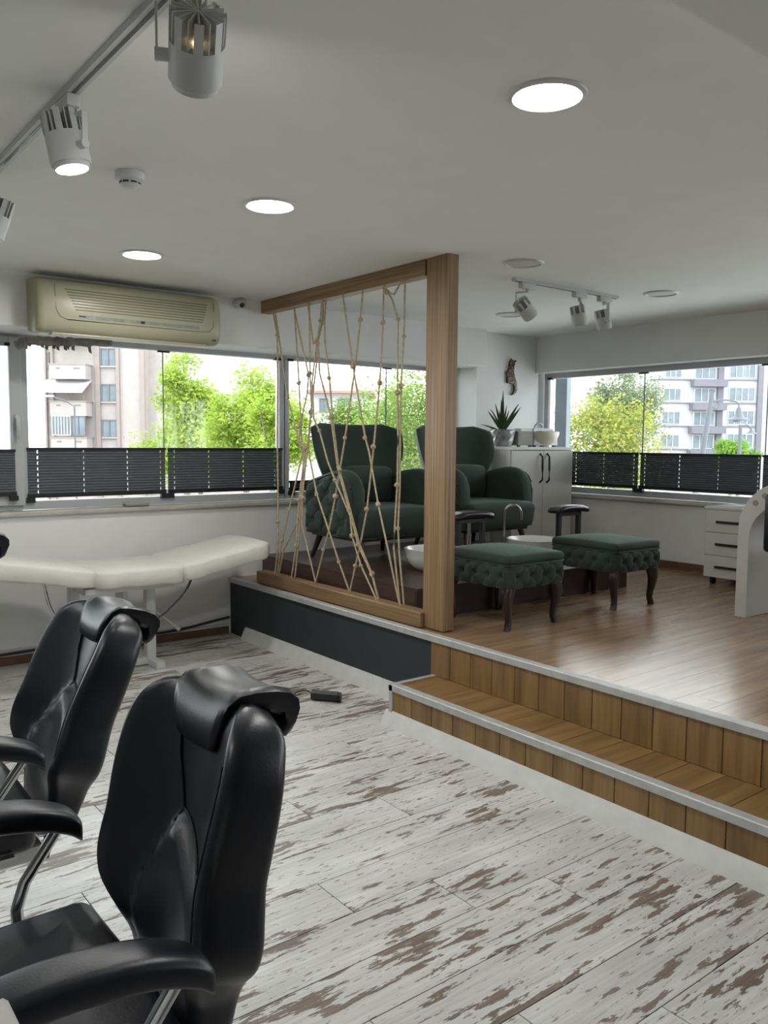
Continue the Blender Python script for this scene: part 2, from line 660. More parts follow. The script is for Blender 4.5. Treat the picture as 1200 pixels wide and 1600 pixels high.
nosing('trim_1', 2.895, PZ, YF, YB, 'long aluminium edge strip along the platform lip')
t2 = nosing('trim_2', 2.608, SZ, YF, STY + 0.012, 'aluminium edge strip along the front of the oak step')
g = G().box(2.598, 2.90, STY - 0.025, STY + 0.003, SZ - 0.001, SZ + 0.004).box(2.598, 2.90, STY, STY + 0.006, SZ - 0.03, SZ + 0.004)
g.obj('return_strip', MT['alu'], t2, 0)
G().box(2.596, 2.606, STY - 0.022, STY + 0.004, 0.06, SZ).obj('upright_strip', MT['alu'], t2, 0)
G().box(2.60, 2.90, STY - 0.002, STY + 0.0, 0.0, SZ).obj('side_board', MT['oakx'], t2, 0)


def skirting(name, x, y0, y1, label, h=0.072):
    poly = [(x - 0.045, 0.0), (x - 0.04, 0.012), (x - 0.006, h), (x, h), (x, 0.0)]
    return struct(G().prism(poly, 'y', y0, y1).obj(name, MT['skirt'], angle=30), label, 'skirting')


skirting('baseboard_step', 2.606, YF, STY + 0.03, 'scuffed white sloping skirting along the oak step')
skirting('baseboard_platform', 2.90, STY + 0.02, 5.38, 'chipped white skirting under the dark platform side', 0.085)

# walls ----------------------------------------------------------------
SILL = 0.985
BULK = 5.30
g = G().box(XL, 5.24, YB, YB + 0.14, 0, SILL - 0.03)
struct(g.obj('wall_back', MT['wall'], angle=0), 'white wall below the back windows', 'wall')
g = G().box(XL, 5.24, BULK, YB + 0.14, 2.11, CZ + 0.05)
struct(g.obj('wall_back_upper', MT['wall'], angle=0, bev=0.01), 'white bulkhead above the back windows', 'wall')
# corner column
struct(G().box(5.22, 6.02, 5.40, YB + 0.2, 0, CZ + 0.05).obj('wall_column', MT['wall'], angle=0), 'white corner column between the two window walls', 'wall')
struct(G().box(6.02, 6.3, 5.45, YB + 0.2, 0, CZ + 0.05).obj('wall_corner', MT['wall'], angle=0), 'white return beside the corner column', 'wall')
struct(G().box(XR, XR + 0.14, YF, 5.46, 0, SILL - 0.03).obj('wall_right', MT['wall'], angle=0), 'white wall below the right window', 'wall')
struct(G().box(5.98, XR + 0.14, YF, 5.46, 2.10, CZ + 0.05).obj('wall_right_upper', MT['wall'], angle=0, bev=0.008), 'white bulkhead above the right window', 'wall')
struct(G().box(XL - 0.12, XL, YF, YB + 0.14, 0, CZ + 0.05).obj('wall_left', MT['dim_wall'], angle=0), 'plain grey wall on the left outside the view', 'wall')
struct(G().box(XL - 0.12, XR + 0.14, YF - 0.12, YF, 0, CZ + 0.05).obj('wall_rear', MT['dim_wall'], angle=0), 'plain grey rear wall outside the view', 'wall')
# ceiling and dropped beam
ceil = struct(G().box(XL - 0.12, XR + 0.2, YF - 0.12, YB + 0.2, CZ, CZ + 0.12).obj('ceiling', MT['ceil'], angle=0), 'flat white ceiling', 'ceiling')
struct(G().box(XL, XR, 0.35, 0.86, 2.18, CZ - 0.0005).obj('ceiling_beam', MT['ceil'], angle=0), 'dropped ceiling beam crossing above the viewer', 'beam')
struct(G().rbox(XR - 0.014, XR - 0.0005, YF, 5.40, PZ, PZ + 0.06, 0.002, 1).obj('baseboard_right', MT['woodbase'], angle=0), 'brown wooden skirting under the right window', 'skirting')
struct(G().rbox(XL, 2.88, YB - 0.014, YB - 0.0005, 0.0, 0.055, 0.002, 1).obj('baseboard_back', MT['woodbase'], angle=0), 'brown wooden skirting behind the treatment bed', 'skirting')

# sills
struct(G().rbox(XL, 5.22, YB - 0.035, YB + 0.14, SILL - 0.03, SILL, 0.006).obj('trim_3', MT['marble'], angle=30), 'pale stone sill under the back windows', 'window sill')
struct(G().rbox(XR - 0.05, XR + 0.14, YF, 5.40, SILL - 0.03, SILL, 0.006).obj('trim_4', MT['marble'], angle=30), 'pale stone sill under the right window', 'window sill')


# windows: bodies made along a wall axis; 'x' = back wall, 'y' = right wall
def wbox(axis, a0, a1, d0, d1, z0, z1, g=None):
    g = g or G()
    return g.box(a0, a1, d0, d1, z0, z1) if axis == 'x' else g.box(d0, d1, a0, a1, z0, z1)


def window(name, axis, a0, a1, d, z0, z1, seams, label, fw=0.05):
    """frameless folding glass in an aluminium surround; d = inner face of the surround, depth grows outward"""
    w = thing(name, label, 'window', (0, 0, 0), kind='structure')
    fr = G()
    wbox(axis, a0 - fw, a1 + fw, d, d + 0.07, z1, z1 + 0.06, fr)
    wbox(axis, a0 - fw, a1 + fw, d, d + 0.07, z0 - 0.055, z0, fr)
    wbox(axis, a0 - fw, a0, d, d + 0.07, z0, z1, fr)
    wbox(axis, a1, a1 + fw, d, d + 0.07, z0, z1, fr)
    fr.obj('window_frame', MT['upvc'], w, 0, bev=0.004)
    ed = [a0] + seams + [a1]
    for i in range(len(ed) - 1):
        wbox(axis, ed[i] + 0.002, ed[i + 1] - 0.002, d + 0.032, d + 0.04, z0, z1).obj('pane', MT['glass'], w, 0)
    for s_ in seams:
        wbox(axis, s_ - 0.002, s_ + 0.002, d + 0.03, d + 0.042, z0, z1).obj('joint_strip', MT['black'], w, 0)
        wbox(axis, s_ - 0.045, s_ + 0.045, d + 0.012, d + 0.03, z1 - 0.012, z1 + 0.012).obj('hinge_clip', MT['black'], w, 0)
    for s_ in (a0 + 0.012, a1 - 0.012):
        wbox(axis, s_ - 0.03, s_ + 0.03, d + 0.0, d + 0.03, z1 - 0.008, z1 + 0.014).obj('hinge_clip', MT['black'], w, 0)
    return w


WZ0, WZ1 = 1.045, 2.078
window('window_1', 'x', 1.50, 3.37, 5.68, WZ0, WZ1, [2.43], 'wide folding glass window under the air conditioner')
window('window_2', 'x', 3.455, 5.19, 5.68, WZ0, WZ1, [4.445], 'folding glass window behind the rope screen')
window('window_3', 'y', -1.2, 5.36, 6.12, 1.045, 2.052, [0.9, 2.1, 3.235, 4.32], 'wide folding glass window above the white cabinets')
# hinged sash at the left
w4 = thing('window_4', 'hinged white sash window at the left edge with a lever handle', 'window', kind='structure')
fr = G().box(-2.2, 1.45, 5.68, 5.75, 2.07, 2.14).box(-2.2, 1.45, 5.68, 5.75, 0.985, 1.045).box(0.6, 0.68, 5.68, 5.75, 1.045, 2.07)
fr.obj('window_frame', MT['upvc'], w4, 0, bev=0.004)
sa = G().box(1.385, 1.46, 5.655, 5.70, 1.02, 2.09).box(0.68, 0.75, 5.655, 5.70, 1.02, 2.09).box(0.75, 1.385, 5.655, 5.70, 2.03, 2.09).box(0.75, 1.385, 5.655, 5.70, 1.02, 1.09)
sash = sa.obj('sash', MT['upvc'], w4, 0, bev=0.006)
G().box(0.75, 1.385, 5.675, 5.685, 1.09, 2.03).obj('pane', MT['glass'], w4, 0)
G().box(-2.2, 0.6, 5.70, 5.71, 1.045, 2.07).obj('pane', MT['glass'], w4, 0)
G().box(1.362, 1.392, 5.645, 5.66, 2.03, 2.05).obj('hinge_clip', MT['black'], w4, 0)
h = G().rbox(1.408, 1.434, 5.645, 5.657, 1.50, 1.60, 0.004).rbox(1.414, 1.428, 5.615, 5.647, 1.565, 1.585, 0.004).rbox(1.411, 1.431, 5.60, 5.622, 1.45, 1.59, 0.008)
h.obj('lever_handle', MT['alu'], w4, 40)
G().rbox(2.10, 2.27, 5.60, 5.66, 0.99, 1.012, 0.006).obj('sill_bar', MT['grey'], None, 30)
tag(bpy.data.objects['sill_bar'], 'short grey bar lying on the stone sill below the wide blind', 'bar')


# pleated blinds
def blind(axis, a0, a1, d, z0, z1, cords, label, name='pleated_blind', pleats=15, group='pleated blinds on the windows'):
    b = thing(name, label, 'blind', ((a0 + a1) / 2, d, z0) if axis == 'x' else (d, (a0 + a1) / 2, z0), 0, group)
    c0 = (a0 + a1) / 2

    def bx(g, u0, u1, w0, w1, v0, v1):
        return g.box(u0 - c0, u1 - c0, w0, w1, v0, v1) if axis == 'x' else g.box(w0, w1, u0 - c0, u1 - c0, v0, v1)
    H = z1 - z0
    bx(G(), a0, a1, -0.012, 0.012, H - 0.018, H).obj('top_rail', MT['black'], b, 0, bev=0.003)
    bx(G(), a0, a1, -0.014, 0.014, 0.0, 0.03).obj('bottom_rail', MT['black'], b, 0, bev=0.003)
    for e in (a0 + 0.018, a1 - 0.018):
        bx(G(), e - 0.025, e + 0.025, -0.02, 0.012, -0.03, 0.002).obj('clip', MT['black'], b, 0)
    g = G()
    n = pleats * 2
    hz = (H - 0.048) / n
    gap = 0.0028
    ed = [a0 + 0.004]
    for c in cords:
        ed += [c - gap, c + gap]
    ed.append(a1 - 0.004)

    def P(u, w, z):
        return (u - c0, w, z) if axis == 'x' else (w, u - c0, z)
    for r in range(n):
        za, zb = 0.03 + hz * r, 0.03 + hz * (r + 1)
        wa, wb = ((-0.004, 0.004) if r % 2 == 0 else (0.004, -0.004))
        for i in range(len(ed) - 1):
            if i % 2 == 1 and r % 4 < 2:
                continue
            g.add([P(ed[i], wa, za), P(ed[i + 1], wa, za), P(ed[i + 1], wb, zb), P(ed[i], wb, zb)], [(0, 1, 2, 3)])
    g.obj('pleated_fabric', MT['blind'], b, 0, fix=False)
    return b


BD = 5.676
blind('x', 1.482, 2.425, BD, 1.065, 1.392, [1.548, 1.845, 2.145, 2.385], 'wide dark pleated blind nearer the sash under the air conditioner')
blind('x', 2.437, 3.388, BD, 1.065, 1.392, [2.49, 2.76, 3.045, 3.32], 'dark pleated blind left of the hanging ropes')
blind('x', 0.76, 1.405, 5.636, 1.085, 1.382, [0.9, 1.2], 'dark pleated blind on the sash at the left edge')
blind('x', 3.45, 5.19, BD, 1.05, 1.135, [], 'dark pleated blind folded down fully behind the rope screen', pleats=12)
blind('y', 4.325, 5.35, 6.116, 1.062, 1.372, [4.373, 4.69, 5.0], 'dark pleated blind beside the white cabinet')
blind('y', 3.24, 4.312, 6.116, 1.062, 1.372, [3.262, 3.588, 3.933, 4.263], 'dark pleated blind above the drawer unit')
blind('y', 2.1, 3.23, 6.116, 1.062, 1.372, [2.4, 2.8], 'dark pleated blind running off the right edge')
struct(G().box(6.30, 6.36, 5.285, 5.43, -1.0, 3.2).obj('wall_outer_pier', MT['extgrey'], angle=0), 'blue grey outer pier beyond the right window', 'wall')

# ------------------------------------------------------------------ rope screen
fr = thing('partition_frame', 'wooden partition frame of post, top beam and bottom rail', 'partition', (3.0, 4.4, PZ))


def off(o, p):
    o.location = (-p[0], -p[1], -p[2])
    return o


FL = (3.0, 4.4, PZ)
off(G().rbox(2.975, 3.052, 3.306, 3.478, PZ + 0.004, CZ - 0.001, 0.003, 1).obj('post', MT['framez'], fr, 30), FL)
off(G().rbox(2.975, 3.048, 3.492, 5.272, 2.342, CZ - 0.001, 0.003, 1).obj('top_beam', MT['framey'], fr, 30), FL)
off(G().rbox(2.945, 3.035, 3.462, 5.30, PZ + 0.004, 0.508, 0.003, 1).obj('bottom_rail', MT['framey'], fr, 30), FL)
off(G().box(2.985, 3.04, 3.474, 3.494, 2.35, CZ - 0.002).obj('beam_gap_block', MT['black'], fr, 0), FL)  # black block put in for the dark gap between beam and post
off(G().box(2.965, 3.03, 3.46, 3.464, PZ + 0.004, 0.5).obj('rail_end', MT['woodbase'], fr, 0), FL)

ROPES = [
    ([(5.126, 2.345), (5.072, 2.175), (5.061, 1.841), (5.068, 1.443), (5.064, 1.049), (5.070, 0.881), (5.063, 0.691), (5.109, 0.506)], [1, 5], 'leftmost rope of the screen hanging almost straight'),
    ([(5.121, 2.345), (5.070, 2.170), (4.947, 1.744), (4.800, 1.436), (4.768, 1.363), (4.933, 0.978), (5.027, 0.751), (5.081, 0.575), (5.105, 0.506)], [2, 3, 5, 6], 'rope swinging right from the beam end and back to the rail end'),
    ([(4.887, 2.345), (4.823, 1.836), (4.784, 1.414), (4.768, 1.363), (4.800, 1.064), (4.811, 0.938), (5.028, 0.681), (5.099, 0.506)], [1, 2, 5], 'rope from the second beam hole with a knot beside the window mullion'),
    ([(4.865, 2.345), (4.673, 1.880), (4.696, 1.760), (4.783, 1.564), (4.800, 1.436), (4.712, 1.402), (4.800, 1.051), (4.837, 0.735), (4.892, 0.506)], [1, 3, 5, 6, 7], 'rope from the second beam hole bending left above the big knots'),
    ([(4.685, 2.345), (4.677, 1.893), (4.665, 1.642), (4.712, 1.402), (4.784, 1.078), (4.825, 0.743), (4.877, 0.506)], [0, 1, 2, 3, 4], 'rope from the third beam hole dropping into the knot cluster'),
    ([(4.677, 2.345), (4.612, 2.074), (4.575, 2.085), (4.523, 2.212), (4.512, 2.345)], [2, 3], 'short doubled rope hanging in a loop near the third beam hole'),
    ([(4.512, 2.345), (4.523, 2.212), (4.575, 2.092), (4.552, 1.886), (4.426, 1.602), (4.352, 1.281), (4.218, 1.022), (4.121, 0.815), (3.984, 0.645), (3.918, 0.506)], [1, 4, 6, 7, 8], 'long rope slanting right across the left armchair'),
    ([(4.505, 2.345), (4.520, 2.212), (4.508, 2.078), (4.459, 1.850), (4.430, 1.604), (4.356, 1.287), (4.225, 1.03), (4.128, 0.82), (4.0, 0.65), (3.925, 0.506)], [3, 4, 5, 8], 'rope twinned with the long slanting one in front of the left armchair'),
    ([(4.580, 2.098), (4.635, 1.833), (4.611, 1.591), (4.551, 1.516), (4.457, 1.323), (4.366, 1.203), (4.197, 0.988), (4.185, 0.865), (4.087, 0.692), (3.922, 0.506)], [0, 3, 5, 7, 8], 'rope tied below the loop and crossing the tufted armrest'),
    ([(4.575, 2.085), (4.665, 1.642), (4.696, 1.381), (4.603, 1.101), (4.455, 0.873), (4.335, 0.683), (4.222, 0.506)], [1, 2, 3, 5], 'rope turning at the knot cluster and slanting right to the rail'),
    ([(4.278, 2.345), (4.168, 1.902), (4.044, 1.471), (4.003, 1.387), (3.905, 1.079), (3.798, 0.789), (3.722, 0.561), (3.692, 0.506)], [1, 2, 4], 'rope slanting right in front of the left armchair back'),
    ([(4.084, 2.345), (4.114, 2.177), (4.165, 1.920), (4.266, 1.471), (4.320, 1.270), (4.375, 1.101), (4.444, 0.887), (4.503, 0.743), (4.602, 0.506)], [1, 2, 3, 4, 5, 7], 'rope slanting left from mid beam with six knots'),
    ([(3.900, 2.345), (3.909, 2.141), (3.934, 1.792), (3.984, 1.418), (4.051, 1.039), (4.121, 0.820), (4.167, 0.679), (4.222, 0.506)], [1, 2, 3, 4, 6], 'rope hanging left of the doubled pair near the post'),
    ([(3.878, 2.345), (3.800, 2.254), (3.740, 2.136), (3.740, 1.726), (3.736, 1.486), (3.738, 1.201), (3.762, 0.841), (3.700, 0.506)], [2, 3, 5], 'slack rope joining the straight pair beside the post'),
    ([(3.703, 2.345), (3.704, 2.040), (3.723, 1.765), (3.731, 1.340), (3.732, 1.205), (3.740, 0.949), (3.723, 0.797), (3.682, 0.506)], [1, 2, 5], 'rightmost rope hanging straight beside the post'),
    ([(3.708, 2.345), (3.771, 2.279), (3.838, 2.300), (3.869, 2.345)], [2], 'short slack rope loop under the beam near the post'),
    ([(4.660, 1.635), (4.760, 1.066), (4.773, 0.888), (4.602, 0.506)], [1], 'rope below the knot cluster ending left of mid rail'),
]


def knot_mesh():
    g = G()
    for k in range(3):
        a = k * 1.1
        pts = []
        for i in range(9):
            t = 2 * PI * i / 8
            pts.append((0.0095 * math.cos(t), 0.0095 * math.sin(t) * math.cos(a) , 0.0095 * math.sin(t) * math.sin(a) + 0.004 * (k - 1)))
        g.tube(pts, 0.0058, 6, False)
    return g.mesh('knot', MT['rope'], 60)


KM = knot_mesh()
for ri, (pts, knots, lab) in enumerate(ROPES):
    x = 3.0 + 0.006 * ((ri * 7) % 5 - 2)
    b = (x, pts[-1][0], pts[-1][1])
    r = thing('hanging_rope', lab, 'rope', b, 0, 'knotted ropes of the screen')
    p3 = [(0.003 * math.sin(i * 1.7 + ri), p[0] - b[1], p[1] - b[2]) for i, p in enumerate(pts)]
    dense = []
    for (a, c) in zip(p3, p3[1:]):
        for k in range(4):
            t = k / 4
            dense.append(tuple(a[j] + (c[j] - a[j]) * t for j in range(3)))
    dense.append(p3[-1])
    G().tube(dense, 0.0057, 7).obj('cord', MT['rope'], r, 60)
    for k in knots:
        o = inst('knot', KM, r, (p3[k][0] - 0.002, p3[k][1], p3[k][2]))
        o.rotation_euler = (random.uniform(0, 3), random.uniform(0, 3), random.uniform(0, 3))
        sc_ = random.uniform(0.85, 1.15)
        o.scale = (sc_, sc_, sc_)

# ------------------------------------------------------------------ ceiling fittings
def downlight(loc, lit, label, grp):
    d = thing('ceiling_downlight', label, 'ceiling light', (loc[0], loc[1], CZ), 0, grp)
    G().lathe([(0.090, -0.001), (0.091, -0.006), (0.098, -0.010), (0.110, -0.006), (0.113, -0.001)], n=40).obj('trim_ring', MT['whitep'], d, 40)
    G().lathe([(0.0, -0.0035), (0.05, -0.0035), (0.091, -0.0035), (0.091, -0.001), (0.0, -0.001)][1:4], n=40).obj('diffuser', MT['panel_on' if lit else 'panel_off'], d, 40)


downlight((1.859, 1.659), True, 'lit round ceiling light nearest the viewer', 'lit round ceiling lights')
downlight((1.809, 3.124), True, 'lit round ceiling light, middle one of the row', 'lit round ceiling lights')
downlight((1.751, 4.369), True, 'lit round ceiling light near the air conditioner', 'lit round ceiling lights')
downlight((3.46, 3.23), False, 'unlit round ceiling light just right of the post', 'unlit round ceiling lights')
downlight((4.829, 3.287), False, 'unlit round ceiling light in front of the right window', 'unlit round ceiling lights')
downlight((4.746, 4.558), False, 'unlit round ceiling light behind the three track spots', 'unlit round ceiling lights')
for i, p in enumerate([(-0.9, 3.1), (-0.9, 1.66)]):  # fill lights added out of view to brighten the room
    downlight(p, True, ['added unseen round fill light beyond the left edge, farther one', 'added unseen round fill light beyond the left edge, nearer one'][i], 'lit round ceiling lights')

# smoke detector
sd = thing('smoke_detector', 'small white round smoke detector on the ceiling', 'smoke detector', (1.196, 3.087, CZ))
G().lathe([(0.054, -0.0005), (0.055, -0.022), (0.050, -0.03), (0.047, -0.031), (0.03, -0.031)], n=32).obj('base', MT['whitep'], sd, 40)
G().lathe([(0.038, -0.03), (0.037, -0.044), (0.026, -0.055), (0.012, -0.057), (0.004, -0.057)], n=32).obj('chamber', MT['whitep'], sd, 40)
for k in range(8):
    a = 2 * PI * k / 8
    G().prism([(0.0365 * math.cos(a + t), 0.0365 * math.sin(a + t)) for t in (-.3, 0, .3)] + [(0.0385 * math.cos(a + t), 0.0385 * math.sin(a + t)) for t in (.3, 0, -.3)], 'z', -0.042, -0.036).obj('slot', MT['black'], sd, 0)

# dome camera on the bulkhead
dc = thing('dome_camera', 'small white dome camera on the bulkhead above the rope screen', 'camera', (2.81, BULK, 2.395))
mt = Matrix.Rotation(PI / 2, 4, 'X')
G().lathe([(0.036, 0.0005), (0.038, 0.02), (0.036, 0.035), (0.02, 0.037)], n=24, mat=mt).obj('base', MT['whitep'], dc, 40)
G().lathe([(0.034, 0.034), (0.036, 0.05), (0.028, 0.07), (0.012, 0.08), (0.003, 0.081)], n=24, mat=mt).obj('dome', MT['whitep'], dc, 40)
G().lathe([(0.018, 0.0), (0.017, 0.006), (0.002, 0.008)], n=16, mat=Matrix.Translation((-0.006, -0.071, -0.017)) @ Matrix.Rotation(math.radians(130), 4, 'X')).obj('lens', MT['dome'], dc, 40)


# ------------------------------------------------------------------ track spots
def spot_head(parent, aim, lit, warm=False, R=0.048, L=0.125):
    """cylinder head pivoting at the origin of its empty part; aim = world direction of the beam"""
    d = Vector(aim).normalized()
    q = d.to_track_quat('-Z', 'Y').to_matrix().to_4x4() @ Matrix.Scale(R / 0.048, 4)
    R = 0.048
    b = G()
    b.lathe([(0.012, 0.03), (R, 0.03), (R, -0.038), (R - 0.003, -0.041), (R - 0.004, -0.034), (0.01, -0.03)], n=32, mat=q)
    body = b.obj('lamp_body', MT['whiteg'], parent, 35)
    fin = G()
    for k in range(16):
        a = 2 * PI * k / 16
        m = q @ Matrix.Rotation(a, 4, 'Z')
        fin.box(0.006, R - 0.001, -0.0012, 0.0012, 0.03, 0.082, m)
        if k % 2 == 0:
            fin.box(R - 0.003, R, -0.008, 0.008, 0.03, 0.08, m)
    fin.lathe([(0.008, 0.03), (0.008, 0.08)], n=12, mat=q)
    fin.obj('cooling_fin', MT['whiteg'], parent, 20)
    rg = G()
    rg.lathe([(R - 0.004, -0.034), (R - 0.006, -0.05), (R - 0.010, -0.05), (R - 0.009, -0.034)], n=32, mat=q)
    rg.obj('lens_ring', MT['whiteg'], parent, 35)
    G().lathe([(0.001, -0.047), (R - 0.009, -0.047)], n=24, mat=q, closed_ends=False).obj('lens', MT['spot_on' if lit else 'panel_off'], parent, 0)
    if warm:
        G().lathe([(0.002, 0.033), (0.02, 0.033)], n=12, mat=q, closed_ends=False).obj('glowing_core', MT['spot_warm'], parent, 0)


def track_spot(loc, aim, lit, label, grp, drop=0.15, side=(0.06, 0), warm=False, along='y', scale=1.18):
    """loc = point on the track underside; the head hangs from an arm"""
    t = thing('track_spotlight', label, 'spotlight', loc, 0, grp)
    if along == 'y':
        G().rbox(-0.018, 0.018, -0.06, 0.06, -0.035, 0.0, 0.004).obj('adapter', MT['whiteg'], t, 30)
    else:
        G().rbox(-0.06, 0.06, -0.018, 0.018, -0.035, 0.0, 0.004).obj('adapter', MT['whiteg'], t, 30)
    sx, sy = side
    G().cyl((0, 0, -0.034), (0, 0, -0.05), 0.012).obj('swivel', MT['whiteg'], t, 40)
    arm = G()
    ln = math.hypot(sx, sy)
    ux, uy = (sx / ln, sy / ln)
    ang = math.atan2(uy, ux)
    m = Matrix.Rotation(ang, 4, 'Z')
    hs = 0.066 * scale
    arm.box(-hs - 0.004, -hs + 0.001, -0.009, 0.009, -drop - 0.012, -0.055, m)
    arm.box(-hs - 0.004, 0.008, -0.009, 0.009, -0.056, -0.048, m)
    arm.obj('arm', MT['whiteg'], t, 20, bev=0.001)
    G().add(*(lambda gg: (gg.v, gg.f))(G().cyl((-hs - 0.006, 0, -drop), (-0.03, 0, -drop), 0.013, 0.013, 16)), mat=m).obj('pivot', MT['whiteg'], t, 40)
    hd = bpy.data.objects.new('lamp_head', None)
    COL.objects.link(hd)
    hd.parent = t
    hd.location = (0, 0, -drop)
    spot_head(hd, aim, lit, warm, 0.048 * scale)
    return t


tr = thing('ceiling_track', 'long white lighting track across the left of the ceiling', 'track', (0.788, 0.9, CZ))
G().box(-0.018, 0.018, 0, 3.9, -0.02, -0.0005).obj('rail', MT['whiteg'], tr, 0)
G().box(-0.005, 0.005, 0, 3.9, -0.022, -0.0195).obj('slot', MT['dome'], tr, 0)
GS = 'spotlights on the long track'
track_spot((0.788, 1.66, CZ - 0.02), (0.29, 0.73, -0.64), True, 'large finned spotlight at the top left hanging from the long track', GS, 0.175, (0.1, -0.045), True, scale=1.17)
track_spot((0.788, 2.50, CZ - 0.02), (0.16, -0.1, -1), True, 'lit white spotlight on the long track beside the smoke detector', GS, 0.135, (-0.03, 0.1))
track_spot((0.788, 3.40, CZ - 0.02), (-0.3, 0.2, -1), False, 'spotlight cut off by the left edge of the picture', GS, 0.165, (0.1, 0.05))
tr2 = thing('ceiling_track', 'short white lighting track over the armchair area', 'track', (3.713, 3.54, CZ))
G().box(0, 0.99, -0.018, 0.018, -0.02, -0.0005).obj('rail', MT['whiteg'], tr2, 0)
G().box(0.01, 0.98, -0.005, 0.005, -0.022, -0.0195).obj('slot', MT['dome'], tr2, 0)
GS = 'spotlights on the short track'
track_spot((3.83, 3.54, CZ - 0.02), (0.75, -0.15, -0.75), False, 'unlit spotlight on the short track nearest the post', GS, 0.165, (0.05, -0.1), along='x', scale=1.0)
track_spot((4.32, 3.54, CZ - 0.02), (0.18, -0.12, -1), False, 'unlit spotlight in the middle of the short track', GS, 0.165, (-0.1, -0.06), along='x', scale=1.0)
track_spot((4.57, 3.54, CZ - 0.02), (0.22, -0.1, -1), False, 'unlit spotlight at the far right of the short track', GS, 0.165, (0.06, 0.1), along='x', scale=1.0)

# ------------------------------------------------------------------ air conditioner
AX0, AX1, AZ0, AZ1, AY0, AY1 = 1.41, 2.575, 2.065, 2.40, 5.085, BULK - 0.002
ac = thing('air_conditioner', 'long cream wall air conditioner above the wide window', 'air conditioner', ((AX0 + AX1) / 2, AY1, AZ0))
AW = (AX1 - AX0) / 2
poly = [(0, 0.02), (0, 0.33), (-0.03, 0.335), (-0.12, 0.33), (-0.175, 0.31), (-0.2, 0.275), (-0.213, 0.20), (-0.213, 0.09), (-0.2, 0.045), (-0.165, 0.012), (-0.10, 0.0)]
g = G()
rings = []
for x, s_ in ((-AW, 0.90), (-AW + 0.012, 0.96), (-AW + 0.04, 1.0), (AW - 0.04, 1.0), (AW - 0.012, 0.96), (AW, 0.90)):
    rings.append([(x, p[0] * s_, 0.165 + (p[1] - 0.165) * (0.5 + 0.5 * s_)) for p in poly])
g.ring(rings)
g.obj('body', MT['accream'], ac, 50)
pp = [(-AW + 0.10, 0.285), (-AW + 0.105, 0.14), (-AW + 0.125, 0.10), (-AW + 0.17, 0.085), (AW - 0.17, 0.085), (AW - 0.09, 0.09), (AW - 0.06, 0.12), (AW - 0.05, 0.285)]
g = G()
g.tube([(p[0], -0.2135 if p[1] < .24 else -0.205, p[1]) for p in pp], 0.0022, 5)
g.obj('panel_seam', MT['acdark'], ac, 40)
for k in range(8):
    z = 0.262 - k * 0.0165
    ins = 0.0 if k < 1 else 0.008 * k
    yy = -0.2125 if z < 0.21 else -0.2125 + (z - 0.21) * 0.16
    G().rbox(-AW + 0.16 + ins, AW - 0.1 - ins * .6, yy - 0.002, yy + 0.006, z - 0.0028, z + 0.0028, 0.001, 1).obj('louvre_groove', MT['acdark'], ac, 0)
G().box(-AW + 0.24, AW - 0.16, -0.2155, -0.211, 0.098, 0.118).obj('display_strip', MT['acgrey'], ac, 0)
G().box(-AW + 0.235, -AW + 0.275, -0.2165, -0.211, 0.106, 0.113).obj('badge', MT['dome'], ac, 0)
G().box(0.03, 0.055, -0.2165, -0.211, 0.1, 0.116).obj('receiver_window', MT['dome'], ac, 0)
G().rbox(AW - 0.06, AW - 0.035, -0.205, -0.19, 0.035, 0.043, 0.002, 1).obj('switch_mark', MT['dome'], ac, 0)
G().rbox(-AW + 0.09, AW - 0.09, -0.17, -0.10, -0.003, 0.012, 0.004, 2).obj('air_flap', MT['accream'], ac, 30)
# torn wrapped pipe under the unit
g = G()
pts = smooth_path([(1.40, 5.52, 2.02), (1.46, 5.48, 2.05), (1.58, 5.45, 2.055), (1.72, 5.42, 2.06), (1.95, 5.40, 2.075)], 6)
g.tube(pts, [0.028 + 0.006 * math.sin(i * 2.3) for i in range(len(pts))], 10)
pw = thing('wrapped_pipe', 'torn grey wrapped pipe under the left end of the air conditioner', 'pipe', (1.6, 5.45, 2.03))
off(g.obj('wrapped_tube', MT['duct'], pw, 40), (1.6, 5.45, 2.03))
for k in range(14):
    x = 1.40 + 0.03 * k * (0.5 + random.random() * .6)
    a = random.uniform(-0.5, 0.5)
    ln = random.uniform(0.02, 0.06)
    g = G().add([(x, 5.46, 2.05), (x + 0.02, 5.455, 2.048), (x + 0.015 + a * 0.03, 5.44, 2.05 - ln), (x - 0.002 + a * 0.03, 5.445, 2.05 - ln * .8), (x, 5.463, 2.05), (x + 0.02, 5.458, 2.048), (x + 0.015 + a * 0.03, 5.443, 2.05 - ln), (x - 0.002 + a * 0.03, 5.448, 2.05 - ln * .8)], [(0, 1, 2, 3), (4, 7, 6, 5), (0, 4, 5, 1), (1, 5, 6, 2), (2, 6, 7, 3), (3, 7, 4, 0)])
    off(g.obj('tape_scrap', MT['duct'], pw, 0), (1.6, 5.45, 2.03))

# ------------------------------------------------------------------ treatment bed
bed = thing('treatment_bed', 'white sheeted treatment bed below the wide window', 'bed', (2.0, 5.12, 0))
BX, BY = 2.0, 5.12


